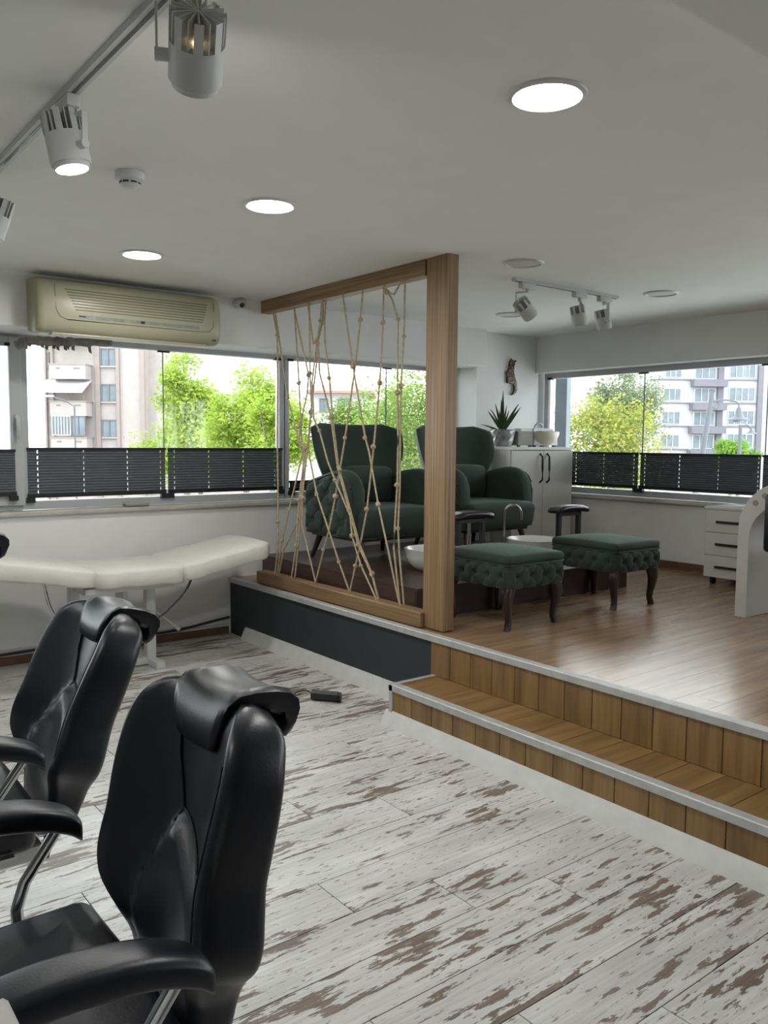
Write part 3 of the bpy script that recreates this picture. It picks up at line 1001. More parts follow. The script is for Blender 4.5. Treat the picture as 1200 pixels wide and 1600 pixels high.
def bed_section(x0, z0, x1, z1, th=0.115, w=0.31):
    nu, nv = 14, 12
    L = math.hypot(x1 - x0, z1 - z0)
    rings = []
    n = 28
    for i in range(nu + 1):
        t = i / nu
        e = min(t, 1 - t) * L
        k = 1 - 0.16 * max(0, 1 - e / 0.03) ** 2
        ring = []
        for j in range(n):
            a = 2 * PI * j / n
            ca, sa_ = math.cos(a), math.sin(a)
            yy = w * k * math.copysign(abs(ca) ** 0.22, ca)
            zz = th / 2 * k * math.copysign(abs(sa_) ** 0.3, sa_)
            wr = 0.003 * math.sin(t * 23 + yy * 9) * math.sin(yy * 31 + t * 5)
            ring.append((x0 + (x1 - x0) * t - BX, yy + wr, z0 + (z1 - z0) * t + zz + wr * 1.2))
        rings.append(ring)
    return G().ring(rings)


bed_section(0.55, 0.83, 1.64, 0.625).obj('cushion', MT['sheet'], bed, 60)
bed_section(1.62, 0.622, 2.19, 0.615).obj('cushion', MT['sheet'], bed, 60)
bed_section(2.17, 0.615, 2.80, 0.725).obj('cushion', MT['sheet'], bed, 60)
sk = G()
for (xa, za, xb, zb) in ((0.55, .80, 1.64, .59), (1.62, .586, 2.19, .578), (2.17, .585, 2.89, .70)):
    pass
g = G().box(-0.42, 0.2, -0.24, -0.20, 0.535, 0.57).box(-0.42, 0.2, 0.20, 0.24, 0.535, 0.57).box(-0.42, -0.38, -0.22, 0.22, 0.53, 0.57).box(0.12, 0.16, -0.22, 0.22, 0.53, 0.57)
g.obj('bed_frame', MT['bedmetal'], bed, 0, bev=0.003)
for x in (-0.42, 0.06):
    G().rbox(x - 0.03, x + 0.03, -0.04, 0.02, 0.04, 0.56, 0.004).obj('leg', MT['bedmetal'], bed, 30)
for x in (-0.45, 0.07):
    G().rbox(x - 0.03, x + 0.03, -0.16, 0.38, 0.0, 0.045, 0.004).obj('foot_bar', MT['bedmetal'], bed, 30)
G().rbox(-0.45, 0.07, -0.03, 0.02, 0.01, 0.05, 0.004).obj('stretcher', MT['bedmetal'], bed, 30)
G().box(-0.13, -0.1, -0.06, 0.08, 0.22, 0.56).obj('support_bracket', MT['bedmetal'], bed, 0)
G().tube(smooth_path([(-0.60, -0.05, 0.60), (-0.56, -0.04, 0.44), (-0.46, -0.03, 0.27), (-0.38, -0.03, 0.18)], 5), 0.009, 8).obj('gas_strut', MT['chrome'], bed, 40)
G().tube(smooth_path([(0.36, -0.04, 0.60), (0.30, -0.03, 0.46), (0.18, -0.02, 0.34), (0.08, -0.01, 0.28)], 5), 0.009, 8).obj('gas_strut', MT['chrome'], bed, 40)
g = G().cyl((0.10, 0.1, 0.36), (0.28, 0.08, 0.20), 0.008).cyl((0.28, 0.08, 0.20), (0.30, 0.08, 0.18), 0.013)
g.obj('lever', MT['bedmetal'], bed, 40)

# cable trunk and loose cables along the back wall
G().tube(smooth_path([(1.0, 5.585, 0.075), (1.6, 5.59, 0.085), (2.1, 5.585, 0.08), (2.45, 5.58, 0.085), (2.70, 5.585, 0.11), (2.87, 5.58, 0.13)], 5), 0.009, 8).obj('wall_cable', MT['black'], None, 40)
tag(bpy.data.objects['wall_cable'], 'black cable running low along the wall behind the bed', 'cable')
G().rbox(0.6, 2.88, 5.60, 5.6195, 0.075, 0.105, 0.003, 1).obj('cable_trunking', MT['bedmetal'], None, 30)
tag(bpy.data.objects['cable_trunking'], 'narrow white cable trunking low on the back wall', 'trunking')

# ------------------------------------------------------------------ bluetooth speaker on the floor
sp = thing('portable_speaker', 'small black portable speaker with wrist strap lying on the floor', 'speaker', (2.545, 3.795, 0.0), math.radians(-52))
g = G()
hexp = [(0.026 * math.cos(math.radians(60 * k + 30)), 0.031 + 0.0335 * math.sin(math.radians(60 * k + 30)) * 0.92) for k in range(6)]
g.prism(hexp, 'x', -0.085, 0.075)
g.obj('body', MT['black'], sp, 0, bev=0.004)
g = G()
g.prism([(p[0] * .93, 0.031 + (p[1] - 0.031) * .93) for p in hexp], 'x', 0.075, 0.088)
g.obj('end_cap', MT['vinyl'], sp, 0, bev=0.003)
G().tube(smooth_path([(-0.085, 0, 0.04), (-0.12, 0.006, 0.05), (-0.15, 0.01, 0.045), (-0.175, 0.0, 0.036), (-0.185, -0.006, 0.03), (-0.17, -0.01, 0.022), (-0.15, 0.0, 0.03)], 5), 0.0035, 6).obj('wrist_strap', MT['black'], sp, 40)

# ------------------------------------------------------------------ walnut podium
pod = thing('podium', 'dark walnut podium carrying the two green armchairs', 'podium', (4.05, 4.5, PZ))
PO = (4.05, 4.5, PZ)
PX0, PX1, PY0, PY1 = 3.06, 5.04, 3.63, 5.42
off(G().box(PX0 + 0.02, PX1 - 0.02, PY0 + 0.02, PY1, PZ + 0.001, QZ - 0.02).obj('core', MT['podx'], pod, 0), PO)
off(G().box(PX0, PX1, PY0, PY1, QZ - 0.02, QZ).obj('top_board', MT['pod'], pod, 0, bev=0.001), PO)
off(G().box(PX0 + 0.002, PX0 + 0.02, PY0 + 0.022, PY1, PZ + 0.001, QZ - 0.0205).obj('side_board', MT['pod'], pod, 0, bev=0.001), PO)
off(G().box(PX1 - 0.02, PX1 - 0.002, PY0 + 0.022, PY1, PZ + 0.001, QZ - 0.0205).obj('side_board', MT['pod'], pod, 0, bev=0.001), PO)
off(G().box(PX0 + 0.002, PX1 - 0.002, PY0 + 0.002, PY0 + 0.02, PZ + 0.001, QZ - 0.0205).obj('front_board', MT['podx'], pod, 0, bev=0.001), PO)


# ------------------------------------------------------------------ green armchairs
def tuft(u, v, nu, nv, amp):
    """diamond tufting: -depth at buttons and along the folds between them (u, v in 0..1)"""
    a, b = u * nu, v * nv
    best = 9
    for r in range(int(math.floor(b)) - 1, int(math.floor(b)) + 3):
        o_ = 0.5 * (r % 2)
        c = round(a - o_) + o_
        for cc in (c - 1, c, c + 1):
            d = math.hypot((a - cc) * 1.0, (b - r) * 0.9)
            best = min(best, d)
    p = abs(((a + b * 0.5) % 1.0) - 0.5) * 2
    q = abs(((a - b * 0.5) % 1.0) - 0.5) * 2
    fold = max(p, q)
    return -amp * math.exp(-(best / 0.2) ** 2) - amp * 0.45 * max(0, (fold - 0.72) / 0.28) ** 1.5


def arm_top(y):
    return cr([(-0.30, 0.36), (-0.292, 0.47), (-0.27, 0.56), (-0.22, 0.625), (-0.13, 0.65), (0.0, 0.64), (0.15, 0.605), (0.30, 0.57)], y)


def make_armchair(label, loc):
    a = thing('armchair', label, 'armchair', loc, 0, 'green wingback armchairs on the podium')
    for sx in (-1, 1):
        for y0, y1 in ((-0.25, -0.30), (0.24, 0.31)):
            G().tube([(sx * 0.285, y0, 0.20), (sx * 0.325, y1, 0.0)], [0.026, 0.014], 12).obj('leg', MT['legwood'], a, 40)
    # seat base and cushion
    G().rbox(-0.335, 0.335, -0.30, 0.30, 0.165, 0.195, 0.008).obj('seat_rail', MT['legwood'], a, 30)

    def pf(co):
        x, y, z = co
        if z > 0.33:
            z += 0.018 * (1 - (x / 0.37) ** 2) * (1 - min(1, abs(y + 0.05) / 0.4) ** 2)
        if y < -0.2 and z < 0.3:
            y += 0.03 * (0.3 - z) / 0.12
        return (x, y, z)
    G().rbox(-0.355, 0.355, -0.385, 0.26, 0.185, 0.385, 0.055, 4, sub=4, puff=pf).obj('seat', MT['velvet'], a, 80)
    # arms
    for sx in (-1, 1):
        ys = [-0.30 + 0.60 * i / 20 for i in range(21)]
        rings = []
        n = 20
        for i, y in enumerate(ys):
            zt = arm_top(y)
            ring = []
            hw = 0.062 if y > -0.26 else 0.062 * (0.72 + 0.28 * math.sqrt(max(0, (y + 0.30) / 0.04)))
            flare = 0.02 * (0.3 - y) / 0.6
            for k in range(n + 1):
                t = k / n
                if t < 0.25:
                    px, pz = 1, 0.19 + (zt - 0.06 - 0.19) * t / 0.25
                elif t > 0.75:
                    px, pz = -1, 0.19 + (zt - 0.06 - 0.19) * (1 - t) / 0.25
                else:
                    an = PI * (t - 0.25) / 0.5
                    px, pz = math.cos(an), zt - 0.06 + 0.06 * math.sin(an)
                ring.append((sx * (0.318 + flare) + sx * px * hw, y, pz))
            rings.append(ring)
        G().ring(rings).obj('armrest', MT['velvet'], a, 70)

        def side(u, v, sx=sx):
            y = -0.285 + 0.585 * u
            zt = arm_top(y) - 0.035
            z = 0.195 + (zt - 0.195) * v
            flare = 0.02 * (0.3 - y) / 0.6
            e = min(1, min(u, 1 - u, v, 1 - v) / 0.06)
            edge = math.sqrt(max(0, 1 - (1 - e) ** 2))
            return (sx * (0.374 + flare + (0.028 + tuft(u, v, 3.0, 4.2, 0.03)) * edge), y, z)
        G().grid(side, 44, 44).obj('tufted_side', MT['velvet'], a, 80)
        pts = [(sx * (0.378 + 0.02 * (0.3 - y) / 0.6), y, arm_top(y) - 0.028) for y in ys[1:]]
        G().tube(pts, 0.006, 6).obj('piping', MT['velvet'], a, 60)
    # wing back
    rings = []
    NT_ = 26
    for i in range(NT_ + 1):
        t = i / NT_
        z = 0.30 + 0.665 * t
        w = cr([(0.0, 0.30), (0.35, 0.315), (0.45, 0.335), (0.55, 0.37), (0.68, 0.40), (0.85, 0.412), (1.0, 0.40)], t)
        fw = cr([(0.0, 0.03), (0.35, 0.09), (0.6, 0.13), (0.85, 0.12), (1.0, 0.08)], t)
        lean = 0.09 * t
        th = 0.085
        k_ = 1.0
        if t > 0.9:
            k_ = 1 - 0.10 * ((t - 0.9) / 0.1) ** 2
            th *= 1 - 0.75 * ((t - 0.9) / 0.1) ** 2.2
        n = 16
        fr_, bk = [], []
        for j in range(n + 1):
            s_ = -1 + 2 * j / n
            e = abs(s_) ** 3.0
            wing_r = math.sqrt(max(0, 1 - max(0, (abs(s_) - 0.86) / 0.14) ** 2))
            dz = 0.018 * s_ * s_ * t if t < 0.93 else 0.018 * s_ * s_ * t - 0.03 * max(0, abs(s_) - 0.75) / 0.25 * (t - 0.93) / 0.07
            fr_.append((s_ * w * k_, 0.225 + lean - fw * e - th / 2 * wing_r, z + dz))
            bk.append((s_ * w * k_, 0.225 + lean - fw * e + th / 2 * wing_r, z + dz))
        rings.append(fr_ + bk[::-1][1:-1])
    G().ring(rings).obj('backrest', MT['velvet'], a, 80)

    def pf2(co):
        x, y, z = co
        f = (1 - (x / 0.26) ** 2) * (1 - ((z - 0.525) / 0.14) ** 2)
        return (x, y - 0.035 * max(0, f), z + 0.012 * math.cos(x * 6))
    G().rbox(-0.255, 0.255, 0.08, 0.19, 0.385, 0.655, 0.045, 4, sub=4, puff=pf2).obj('lumbar_cushion', MT['velvet'], a, 80)
    return a


arm1 = make_armchair('green wingback armchair behind the ropes', (3.625, 4.80, QZ))
dup(arm1, (4.60, 4.80, QZ), 0, 'green wingback armchair right of the post in front of the cabinet')


# ------------------------------------------------------------------ tufted ottomans
def make_ottoman(label, loc):
    o = thing('ottoman', label, 'ottoman', loc, 0, 'green tufted ottomans with curved legs')
    W, D = 0.215, 0.25

    def band(u, v):
        # perimeter
        per = [(-W, -D), (W, -D), (W, D), (-W, D)]
        s_ = (u * 4) % 4
        i = int(s_) % 4
        t = s_ - int(s_)
        a_, b_ = per[i], per[(i + 1) % 4]
        nrm = [(0, -1), (1, 0), (0, 1), (-1, 0)][i]
        e = min(1, min(t, 1 - t) / 0.05)
        e = math.sqrt(max(0, 1 - (1 - e) ** 2))
        nn = 4 if i % 2 == 0 else 5
        d = 0.006 + (0.02 + tuft(t, v, nn, 2.0, 0.022)) * e * math.sin(PI * min(1, max(0, v * 0.92 + 0.04))) ** 0.4
        sh = 0.0 if e > 0.999 else 0.0
        px = a_[0] + (b_[0] - a_[0]) * t + nrm[0] * d
        py = a_[1] + (b_[1] - a_[1]) * t + nrm[1] * d
        return (px, py, 0.235 + 0.13 * v)
    g = G().grid(band, 176, 18)
    g.box(-W + 0.004, W - 0.004, -D + 0.004, D - 0.004, 0.237, 0.363)
    g.obj('tufted_band', MT['velvet'], o, 80)

    def pf(co):
        x, y, z = co
        if z > 0.395:
            z += 0.028 * (1 - (x / 0.23) ** 2) * (1 - (y / 0.265) ** 2)
        return (x, y, z)
    G().rbox(-W - 0.014, W + 0.014, -D - 0.014, D + 0.014, 0.362, 0.415, 0.024, 4, sub=6, puff=pf).obj('cushion', MT['velvet'], o, 80)
    r_ = 0.012
    w2, d2 = W + 0.012, D + 0.012
    G().tube([(-w2 + r_, -d2, .364), (w2 - r_, -d2, .364), (w2, -d2 + r_, .364), (w2, d2 - r_, .364), (w2 - r_, d2, .364), (-w2 + r_, d2, .364), (-w2, d2 - r_, .364), (-w2, -d2 + r_, .364), (-w2 + r_, -d2, .364)], 0.005, 6).obj('piping', MT['velvet'], o, 60)
    for sx in (-1, 1):
        for sy in (-1, 1):
            ux, uy = sx * 0.7071, sy * 0.7071
            if sy < 0:
                ux, uy = sx * 0.85, sy * 0.25
            path = [(0.0, 0.245, 0.032), (0.012, 0.215, 0.033), (0.022, 0.18, 0.029), (0.016, 0.13, 0.023), (0.002, 0.08, 0.0185), (-0.004, 0.045, 0.017), (0.008, 0.015, 0.018), (0.014, 0.0, 0.019)]
            rings = []
            for d_, z_, hw in path:
                cx, cy = sx * (W - 0.03) + ux * d_, sy * (D - 0.03) + uy * d_
                rings.append([(cx + hw * math.copysign(abs(math.cos(a_)) ** .6, math.cos(a_)), cy + hw * math.copysign(abs(math.sin(a_)) ** .6, math.sin(a_)), z_) for a_ in [2 * PI * k / 16 for k in range(16)]])
            G().ring(rings).obj('leg', MT['legwood'], o, 60)
    return o


ot1 = make_ottoman('green tufted ottoman next to the wooden post', (3.487, 3.36, PZ))
dup(ot1, (4.44, 3.375, PZ), 0, 'green tufted ottoman farther from the post, near the drawer unit')


# ------------------------------------------------------------------ basins, faucets, footrests
def make_basin(label, loc):
    b = thing('foot_basin', label, 'basin', loc, 0, 'white foot basins on the podium')
    prof = [(0.01, 0.0), (0.115, 0.0), (0.13, 0.005), (0.165, 0.04), (0.188, 0.09), (0.196, 0.14), (0.198, 0.143), (0.193, 0.145), (0.186, 0.139), (0.178, 0.09), (0.155, 0.045), (0.11, 0.022), (0.02, 0.02)]
    rings = []
    n = 40
    for r, z in prof:
        rings.append([(r * math.copysign(abs(math.cos(t)) ** .88, math.cos(t)), r * math.copysign(abs(math.sin(t)) ** .88, math.sin(t)), z) for t in [2 * PI * k / n for k in range(n)]])
    G().ring(rings).obj('bowl', MT['ceramic'], b, 60)
    G().lathe([(0.002, 0.024), (0.022, 0.024), (0.024, 0.02)], n=20).obj('drain', MT['chrome'], b, 40)
    return b


bs = make_basin('white ceramic foot basin left of the post behind the ropes', (3.635, 4.13, QZ))
dup(bs, (4.605, 4.13, QZ), 0, 'white ceramic foot basin behind the first ottoman beside the faucet')


def make_faucet(label, loc, rz):
    f = thing('faucet', label, 'faucet', loc, rz, 'gooseneck faucets of the basins')
    pts = [(0, 0, 0.0), (0, 0, 0.30)] + [(0.062 - 0.062 * math.cos(PI * k / 10), 0, 0.315 + 0.068 * math.sin(PI * k / 10)) for k in range(0, 11)] + [(0.124, 0, 0.27)]
    G().tube(pts, 0.0105, 12).obj('spout', MT['steel'], f, 50)
    G().lathe([(0.02, 0.0), (0.022, 0.012), (0.014, 0.02)], n=20).obj('base', MT['steel'], f, 40)
    G().cyl((-0.012, 0.0, 0.06), (-0.04, 0.0, 0.062), 0.006).obj('lever', MT['steel'], f, 40)
    return f


fc = make_faucet('curved steel faucet in front of the right armchair', (4.50, 4.34, QZ), math.radians(-45))
dup(fc, (3.95, 4.34, QZ), math.radians(-135), 'curved steel faucet just right of the post by the footrest')


def make_footrest(label, loc, shiny):
    f = thing('footrest', label, 'footrest', loc, 0, 'black padded footrests by the basins')

    def pf(co):
        x, y, z = co
        z += 0.014 * (1 - (x / 0.17) ** 2)
        if abs(x) > 0.13:
            z -= 0.006
        return (x, y, z)
    G().rbox(-0.165, 0.165, -0.06, 0.06, 0.355, 0.395, 0.018, 3, sub=5, puff=pf).obj('pad', MT['vinyl'], f, 70)
    for sx in (-1, 1):
        G().rbox(sx * 0.105 - 0.016, sx * 0.105 + 0.016, -0.016, 0.016, 0.0, 0.345, 0.003, 1).obj('post', MT['black'], f, 30)
    G().rbox(-0.12, 0.12, -0.018, 0.018, 0.332, 0.36, 0.003, 1).obj('cross_bar', MT['black'], f, 30)
    G().cyl((0.02, 0.03, 0.0), (0.02, 0.03, 0.335), 0.011).obj('lift_rod', MT['chrome'], f, 40)
    G().rbox(-0.13, 0.13, -0.05, 0.05, 0.0, 0.012, 0.002, 1).obj('foot_plate', MT['black'], f, 30)
    return f


ft = make_footrest('black padded footrest next to the wooden post', (3.685, 3.85, QZ), False)
ft2 = dup(ft, (4.643, 3.85, QZ), 0, 'glossy black footrest behind the second ottoman')
for c in list(ft2.children):
    if c.name.startswith('lift_rod'):
        bpy.data.objects.remove(c)

# ------------------------------------------------------------------ white cabinets
CB = 1.412
cab = thing('storage_cabinet', 'white two door cabinet with black handles under the right window', 'cabinet', (5.59, 4.94, PZ))
G().box(-0.385, 0.40, 0.02, 0.45, 0.0, 0.965).obj('body', MT['lamin'], cab, 0, bev=0.002)
for sx in (-1, 1):
    cx = 0.01 + sx * 0.1965
    d = G().rbox(cx - 0.1945, cx + 0.1945, 0.0, 0.019, 0.03, 0.962, 0.002, 1).obj('door', MT['lamin'], cab, 30)
    hx = 0.01 + sx * 0.045
    G().tube([(hx, 0.0, 0.935), (hx, -0.028, 0.905), (hx, -0.03, 0.80), (hx, -0.03, 0.705), (hx, 0.0, 0.68)], 0.0085, 8).obj('handle', MT['black'], d, 40)
cab2 = thing('storage_cabinet', 'narrow white cabinet half hidden by the right armchair', 'cabinet', (5.12, 5.17, PZ))
G().box(-0.07, 0.083, 0.02, 0.225, 0.0, 0.955).obj('body', MT['lamin'], cab2, 0, bev=0.002)
G().rbox(-0.068, 0.08, 0.0, 0.019, 0.03, 0.95, 0.002, 1).obj('door', MT['lamin'], cab2, 30)
wt = G().prism([(5.05, 5.16), (5.2, 5.16), (5.2, 4.93), (6.0, 4.93), (6.0, 5.396), (5.05, 5.396)], 'z', PZ + 0.967, CB).obj('cabinet_top', MT['lamin'], None, 30)
tag(wt, 'white worktop over the two cabinets', 'worktop')

# plant in a grey pot
pl = thing('potted_plant', 'spiky green plant in a grey crystal pot on the cabinet', 'plant', (5.285, 5.14, CB))
g = G()
rings = []
for i, (r, z) in enumerate([(0.075, 0.0), (0.085, 0.012), (0.097, 0.05), (0.106, 0.09), (0.113, 0.13), (0.117, 0.15), (0.109, 0.15), (0.10, 0.11)]):
    rings.append([(r * math.cos(2 * PI * (k + 0.5 * (i % 2)) / 14), r * math.sin(2 * PI * (k + 0.5 * (i % 2)) / 14), z) for k in range(14)])
g.ring(rings)
g.obj('pot', MT['pot'], pl, 0)
G().lathe([(0.002, 0.13), (0.10, 0.128), (0.10, 0.12)], n=20).obj('soil', MT['soil'], pl, 0)
# leaves: (azimuth in the picture plane as lateral reach, forward reach, height, width)
for (lx, fy, hh, wd, bend) in [(0.00, 0.0, 0.36, 0.020, 0.0), (-0.012, 0.02, 0.29, 0.018, 0.0), (-0.07, -0.02, 0.26, 0.017, 0.2), (-0.13, 0.01, 0.20, 0.016, 0.3), (-0.19, -0.01, 0.085, 0.014, 0.9), (-0.11, 0.03, 0.26, 0.010, 0.9), (0.14, 0.0, 0.27, 0.019, 0.3), (0.155, -0.02, 0.23, 0.020, 0.2), (0.06, 0.03, 0.20, 0.013, 0.1), (0.03, -0.03, 0.24, 0.013, 0.1), (-0.035, -0.03, 0.2, 0.014, 0.1)]:
    A = Vector((0.79, -0.61, 0)) * lx + Vector((0.61, 0.79, 0)) * fy
    rings = []
    for i in range(9):
        t = i / 8
        c = Vector((0, 0, 0.125)) + A * t * 1.0 + Vector((0, 0, hh * (t - bend * 0.25 * t * t * t)))
        w = wd * 0.72 * (0.75 + 0.9 * t * (1 - t)) * (1 - t ** 3) + 0.0012
        side = Vector((0.79, -0.61, 0))
        if abs(lx) > 0.1:
            side = (Vector((0.79, -0.61, 0)) * 0.8 - Vector((0, 0, 1)) * 0.5 * (1 if lx > 0 else -1)).normalized()
        nr = Vector((0.61, 0.79, 0))
        rings.append([c - side * w, c + nr * 0.004, c + side * w, c - nr * 0.0025 + nr * 0.006 * 0])
    G().ring(rings).obj('leaf', MT['plant'], pl, 40)

# box and sterilising bowl unit
bxo = thing('small_box', 'small grey white box with a tan stripe on the cabinet', 'box', (5.475, 5.09, CB))
G().rbox(-0.093, 0.095, -0.05, 0.06, 0.012, 0.135, 0.003, 1).obj('body', MT['grey'], bxo, 30)
G().rbox(-0.05, 0.095, -0.04, 0.05, 0.133, 0.162, 0.003, 1).obj('lid', MT['whitep'], bxo, 30)
G().box(-0.07, 0.06, -0.053, -0.05, 0.095, 0.107).obj('stripe', MT['tan'], bxo, 0)
for sx in (-0.07, 0.075):
    G().rbox(sx - 0.012, sx + 0.012, -0.045, -0.02, 0.0, 0.013, 0.002, 1).obj('foot', MT['black'], bxo, 0)
un = thing('wax_heater', 'white unit with a cream half bowl front and clear handle', 'device', (5.745, 5.08, CB))
G().rbox(-0.15, 0.165, -0.03, 0.09, 0.012, 0.14, 0.004, 1).obj('body', MT['whitep'], un, 30)
G().rbox(-0.135, 0.13, -0.01, 0.08, 0.14, 0.165, 0.003, 1).obj('tray', MT['whitep'], un, 30)
rings = []
for i in range(9):
    t = i / 8
    an = t * PI / 2
    z = 0.135 - 0.115 * math.sin(an)
    r = math.cos(an) * 0.15 + 0.004
    rings.append([(r * math.cos(PI + PI * k / 20), -0.028 + 0.6 * r * math.sin(PI + PI * k / 20), z) for k in range(21)])
G().ring(rings).obj('bowl_front', MT['cream'], un, 60)
G().rbox(-0.13, 0.13, -0.09, -0.03, 0.133, 0.138, 0.001, 1).obj('bowl_opening', MT['dome'], un, 0)
G().tube([(-0.055 * math.cos(PI * k / 12) - 0.03, 0.03, 0.16 + 0.05 * math.sin(PI * k / 12)) for k in range(13)], 0.007, 8).obj('handle', MT['pot'], un, 40)
for sx in (-0.13, -0.03, 0.13):
    G().rbox(sx - 0.014, sx + 0.014, -0.028, 0.0, 0.0, 0.013, 0.002, 1).obj('foot', MT['black'], un, 0)

# wall ornament on the column
orn = [(-0.005, 0.335), (0.012, 0.318), (0.05, 0.322), (0.062, 0.312), (0.045, 0.30), (0.035, 0.27), (0.028, 0.235), (0.032, 0.20), (0.045, 0.165), (0.06, 0.13), (0.07, 0.09), (0.072, 0.055), (0.06, 0.025), (0.035, 0.006), (0.005, 0.0), (-0.01, 0.003), (0.02, 0.018), (0.034, 0.045), (0.036, 0.08), (0.022, 0.10), (-0.01, 0.105), (-0.05, 0.108), (-0.055, 0.13), (-0.052, 0.16), (-0.058, 0.19), (-0.05, 0.215), (-0.03, 0.24), (-0.03, 0.27), (-0.02, 0.30)]
wo = G().prism([(p[0] * 1.05, p[1]) for p in orn], 'y', -0.02, 0.0).obj('wall_ornament', MT['ornament'], None, 0, loc=(5.64, 5.398, 1.88), bev=0.005)
tag(wo, 'slender mottled brown ornament with a curled tail hung on the white column', 'ornament')

# ------------------------------------------------------------------ drawer unit, desk, black chair at the right edge
du = thing('drawer_unit', 'white three drawer unit on casters with black bar handles', 'drawer unit', (5.62, 3.10, PZ))
G().box(0.018, 0.45, -0.14, 0.285, 0.055, 0.555).obj('body', MT['lamin'], du, 0, bev=0.002)
G().rbox(-0.004, 0.455, -0.145, 0.29, 0.555, 0.575, 0.002, 1).obj('top', MT['lamin'], du, 30)
for k, (za, zb) in enumerate([(0.058, 0.216), (0.22, 0.386), (0.39, 0.553)]):
    d = G().rbox(0.0, 0.017, -0.138, 0.283, za, zb, 0.002, 1).obj('drawer', MT['lamin'], du, 30)
    zc = (za + zb) / 2 + (0.0 if k < 2 else -0.005)
    G().rbox(-0.022, -0.010, -0.08, 0.19, zc - 0.009, zc + 0.009, 0.003, 1).rbox(-0.012, 0.001, -0.075, -0.06, zc - 0.006, zc + 0.006, 0.001, 1).rbox(-0.012, 0.001, 0.17, 0.185, zc - 0.006, zc + 0.006, 0.001, 1).obj('handle', MT['black'], d, 30)
    if k == 2:
        G().lathe([(0.012, 0.0), (0.013, 0.02), (0.006, 0.03)], n=14, mat=Matrix.Translation((0.0, -0.01, zc + 0.03)) @ Matrix.Rotation(-PI / 2, 4, 'Y')).obj('lock', MT['dome'], d, 40)
for x in (0.05, 0.40):
    for y in (-0.10, 0.235):
        c = G().cyl((x, y - 0.012, 0.026), (x, y + 0.012, 0.026), 0.026, n=18).rbox(x - 0.012, x + 0.012, y - 0.018, y + 0.018, 0.03, 0.055, 0.003, 1)
        c.obj('caster', MT['black'], du, 40)

dk = thing('manicure_desk', 'white curved desk end with two round insets at the right edge', 'desk', (4.70, 2.30, PZ))
TZ = 0.805
prof = [(0.315, 0.0)] + [(0.315, 0.5)] + [(0.025 + 0.29 * math.cos(a_), 0.53 + 0.29 * math.sin(a_)) for a_ in [PI / 2 * k / 12 for k in range(1, 13)]] + [(-0.60, 0.82), (-0.60, 0.685)] + [(0.04 + 0.205 * math.cos(a_), 0.48 + 0.205 * math.sin(a_)) for a_ in [PI / 2 * (1 - k / 10) for k in range(0, 11)]] + [(0.245, 0.0)]
G().prism(prof, 'x', 0.0, 0.42).obj('curved_panel', MT['lamin'], dk, 40, bev=0.002)
for (yy, zz) in ((0.214, 0.700), (0.160, 0.744)):
    G().lathe([(0.018, 0.0005), (0.017, 0.004), (0.002, 0.004)], n=20, mat=Matrix.Translation((0, yy, zz - 0.012)) @ Matrix.Rotation(-PI / 2, 4, 'Y')).obj('round_inset', MT['woodplug'], dk, 40)

ch = thing('office_chair', 'black chair seen as a sliver at the right edge by the desk', 'chair', (4.60, 2.20, PZ))
G().rbox(-0.03, 0.03, -0.2, 0.2, 0.42, 0.76, 0.028, 4).obj('backrest', MT['leather'], ch, 60)
G().rbox(0.05, 0.45, -0.2, 0.2, 0.36, 0.44, 0.03, 4).obj('seat', MT['leather'], ch, 60)
G().rbox(-0.005, 0.07, -0.03, 0.03, 0.34, 0.5, 0.01).obj('back_bracket', MT['black'], ch, 40)
G().cyl((0.25, 0, 0.06), (0.25, 0, 0.37), 0.025).obj('gas_lift', MT['chrome'], ch, 40)
for k in range(5):
    a_ = 2 * PI * k / 5
    G().tube([(0.25, 0, 0.07), (0.25 + 0.22 * math.cos(a_), 0.22 * math.sin(a_), 0.05)], [0.022, 0.014], 8).cyl((0.25 + 0.22 * math.cos(a_), 0.22 * math.sin(a_) - 0.012, 0.025), (0.25 + 0.22 * math.cos(a_), 0.22 * math.sin(a_) + 0.012, 0.025), 0.025).obj('leg', MT['black'], ch, 40)

# ------------------------------------------------------------------ barber chairs (local: facing -x, base at the origin)
BACK_W = [(0.0, 0.15), (0.06, 0.165), (0.15, 0.175), (0.22, 0.205), (0.29, 0.248), (0.36, 0.262), (0.44, 0.255), (0.52, 0.246), (0.62, 0.25), (0.74, 0.252), (0.84, 0.245), (0.92, 0.225), (0.97, 0.195), (1.0, 0.15)]
BL = 0.50
BWS = 0.78


def back_front(u, v):
    """forward depth (towards -x) of the padded, hollowed front of the backrest; the wings come forward"""
    hol = cr([(0.0, 0.01), (0.15, 0.02), (0.3, 0.06), (0.6, 0.066), (0.85, 0.055), (1.0, 0.035)], v)
    d = -0.005 + hol * abs(u) ** 1.8
    arch = 0.60 - (0.75 * (u - 0.12) ** 1.2 if u > 0.12 else 0.24 * (0.12 - u) ** 1.3)
    if v < arch:
        k = min(1, (arch - v) / 0.06)
        d += 0.022 * math.sin(k * PI / 2) * max(0, 1 - 0.8 * u * u)
    if v < 0.2:
        d -= 0.02 * (0.2 - v) / 0.2
    return d


def back_rear(u, v):
    hol = cr([(0.0, 0.0), (0.3, 0.035), (0.85, 0.04), (1.0, 0.03)], v)
    return 0.088 - hol * u * u - (0.02 * (0.15 - v) / 0.15 if v < 0.15 else 0)


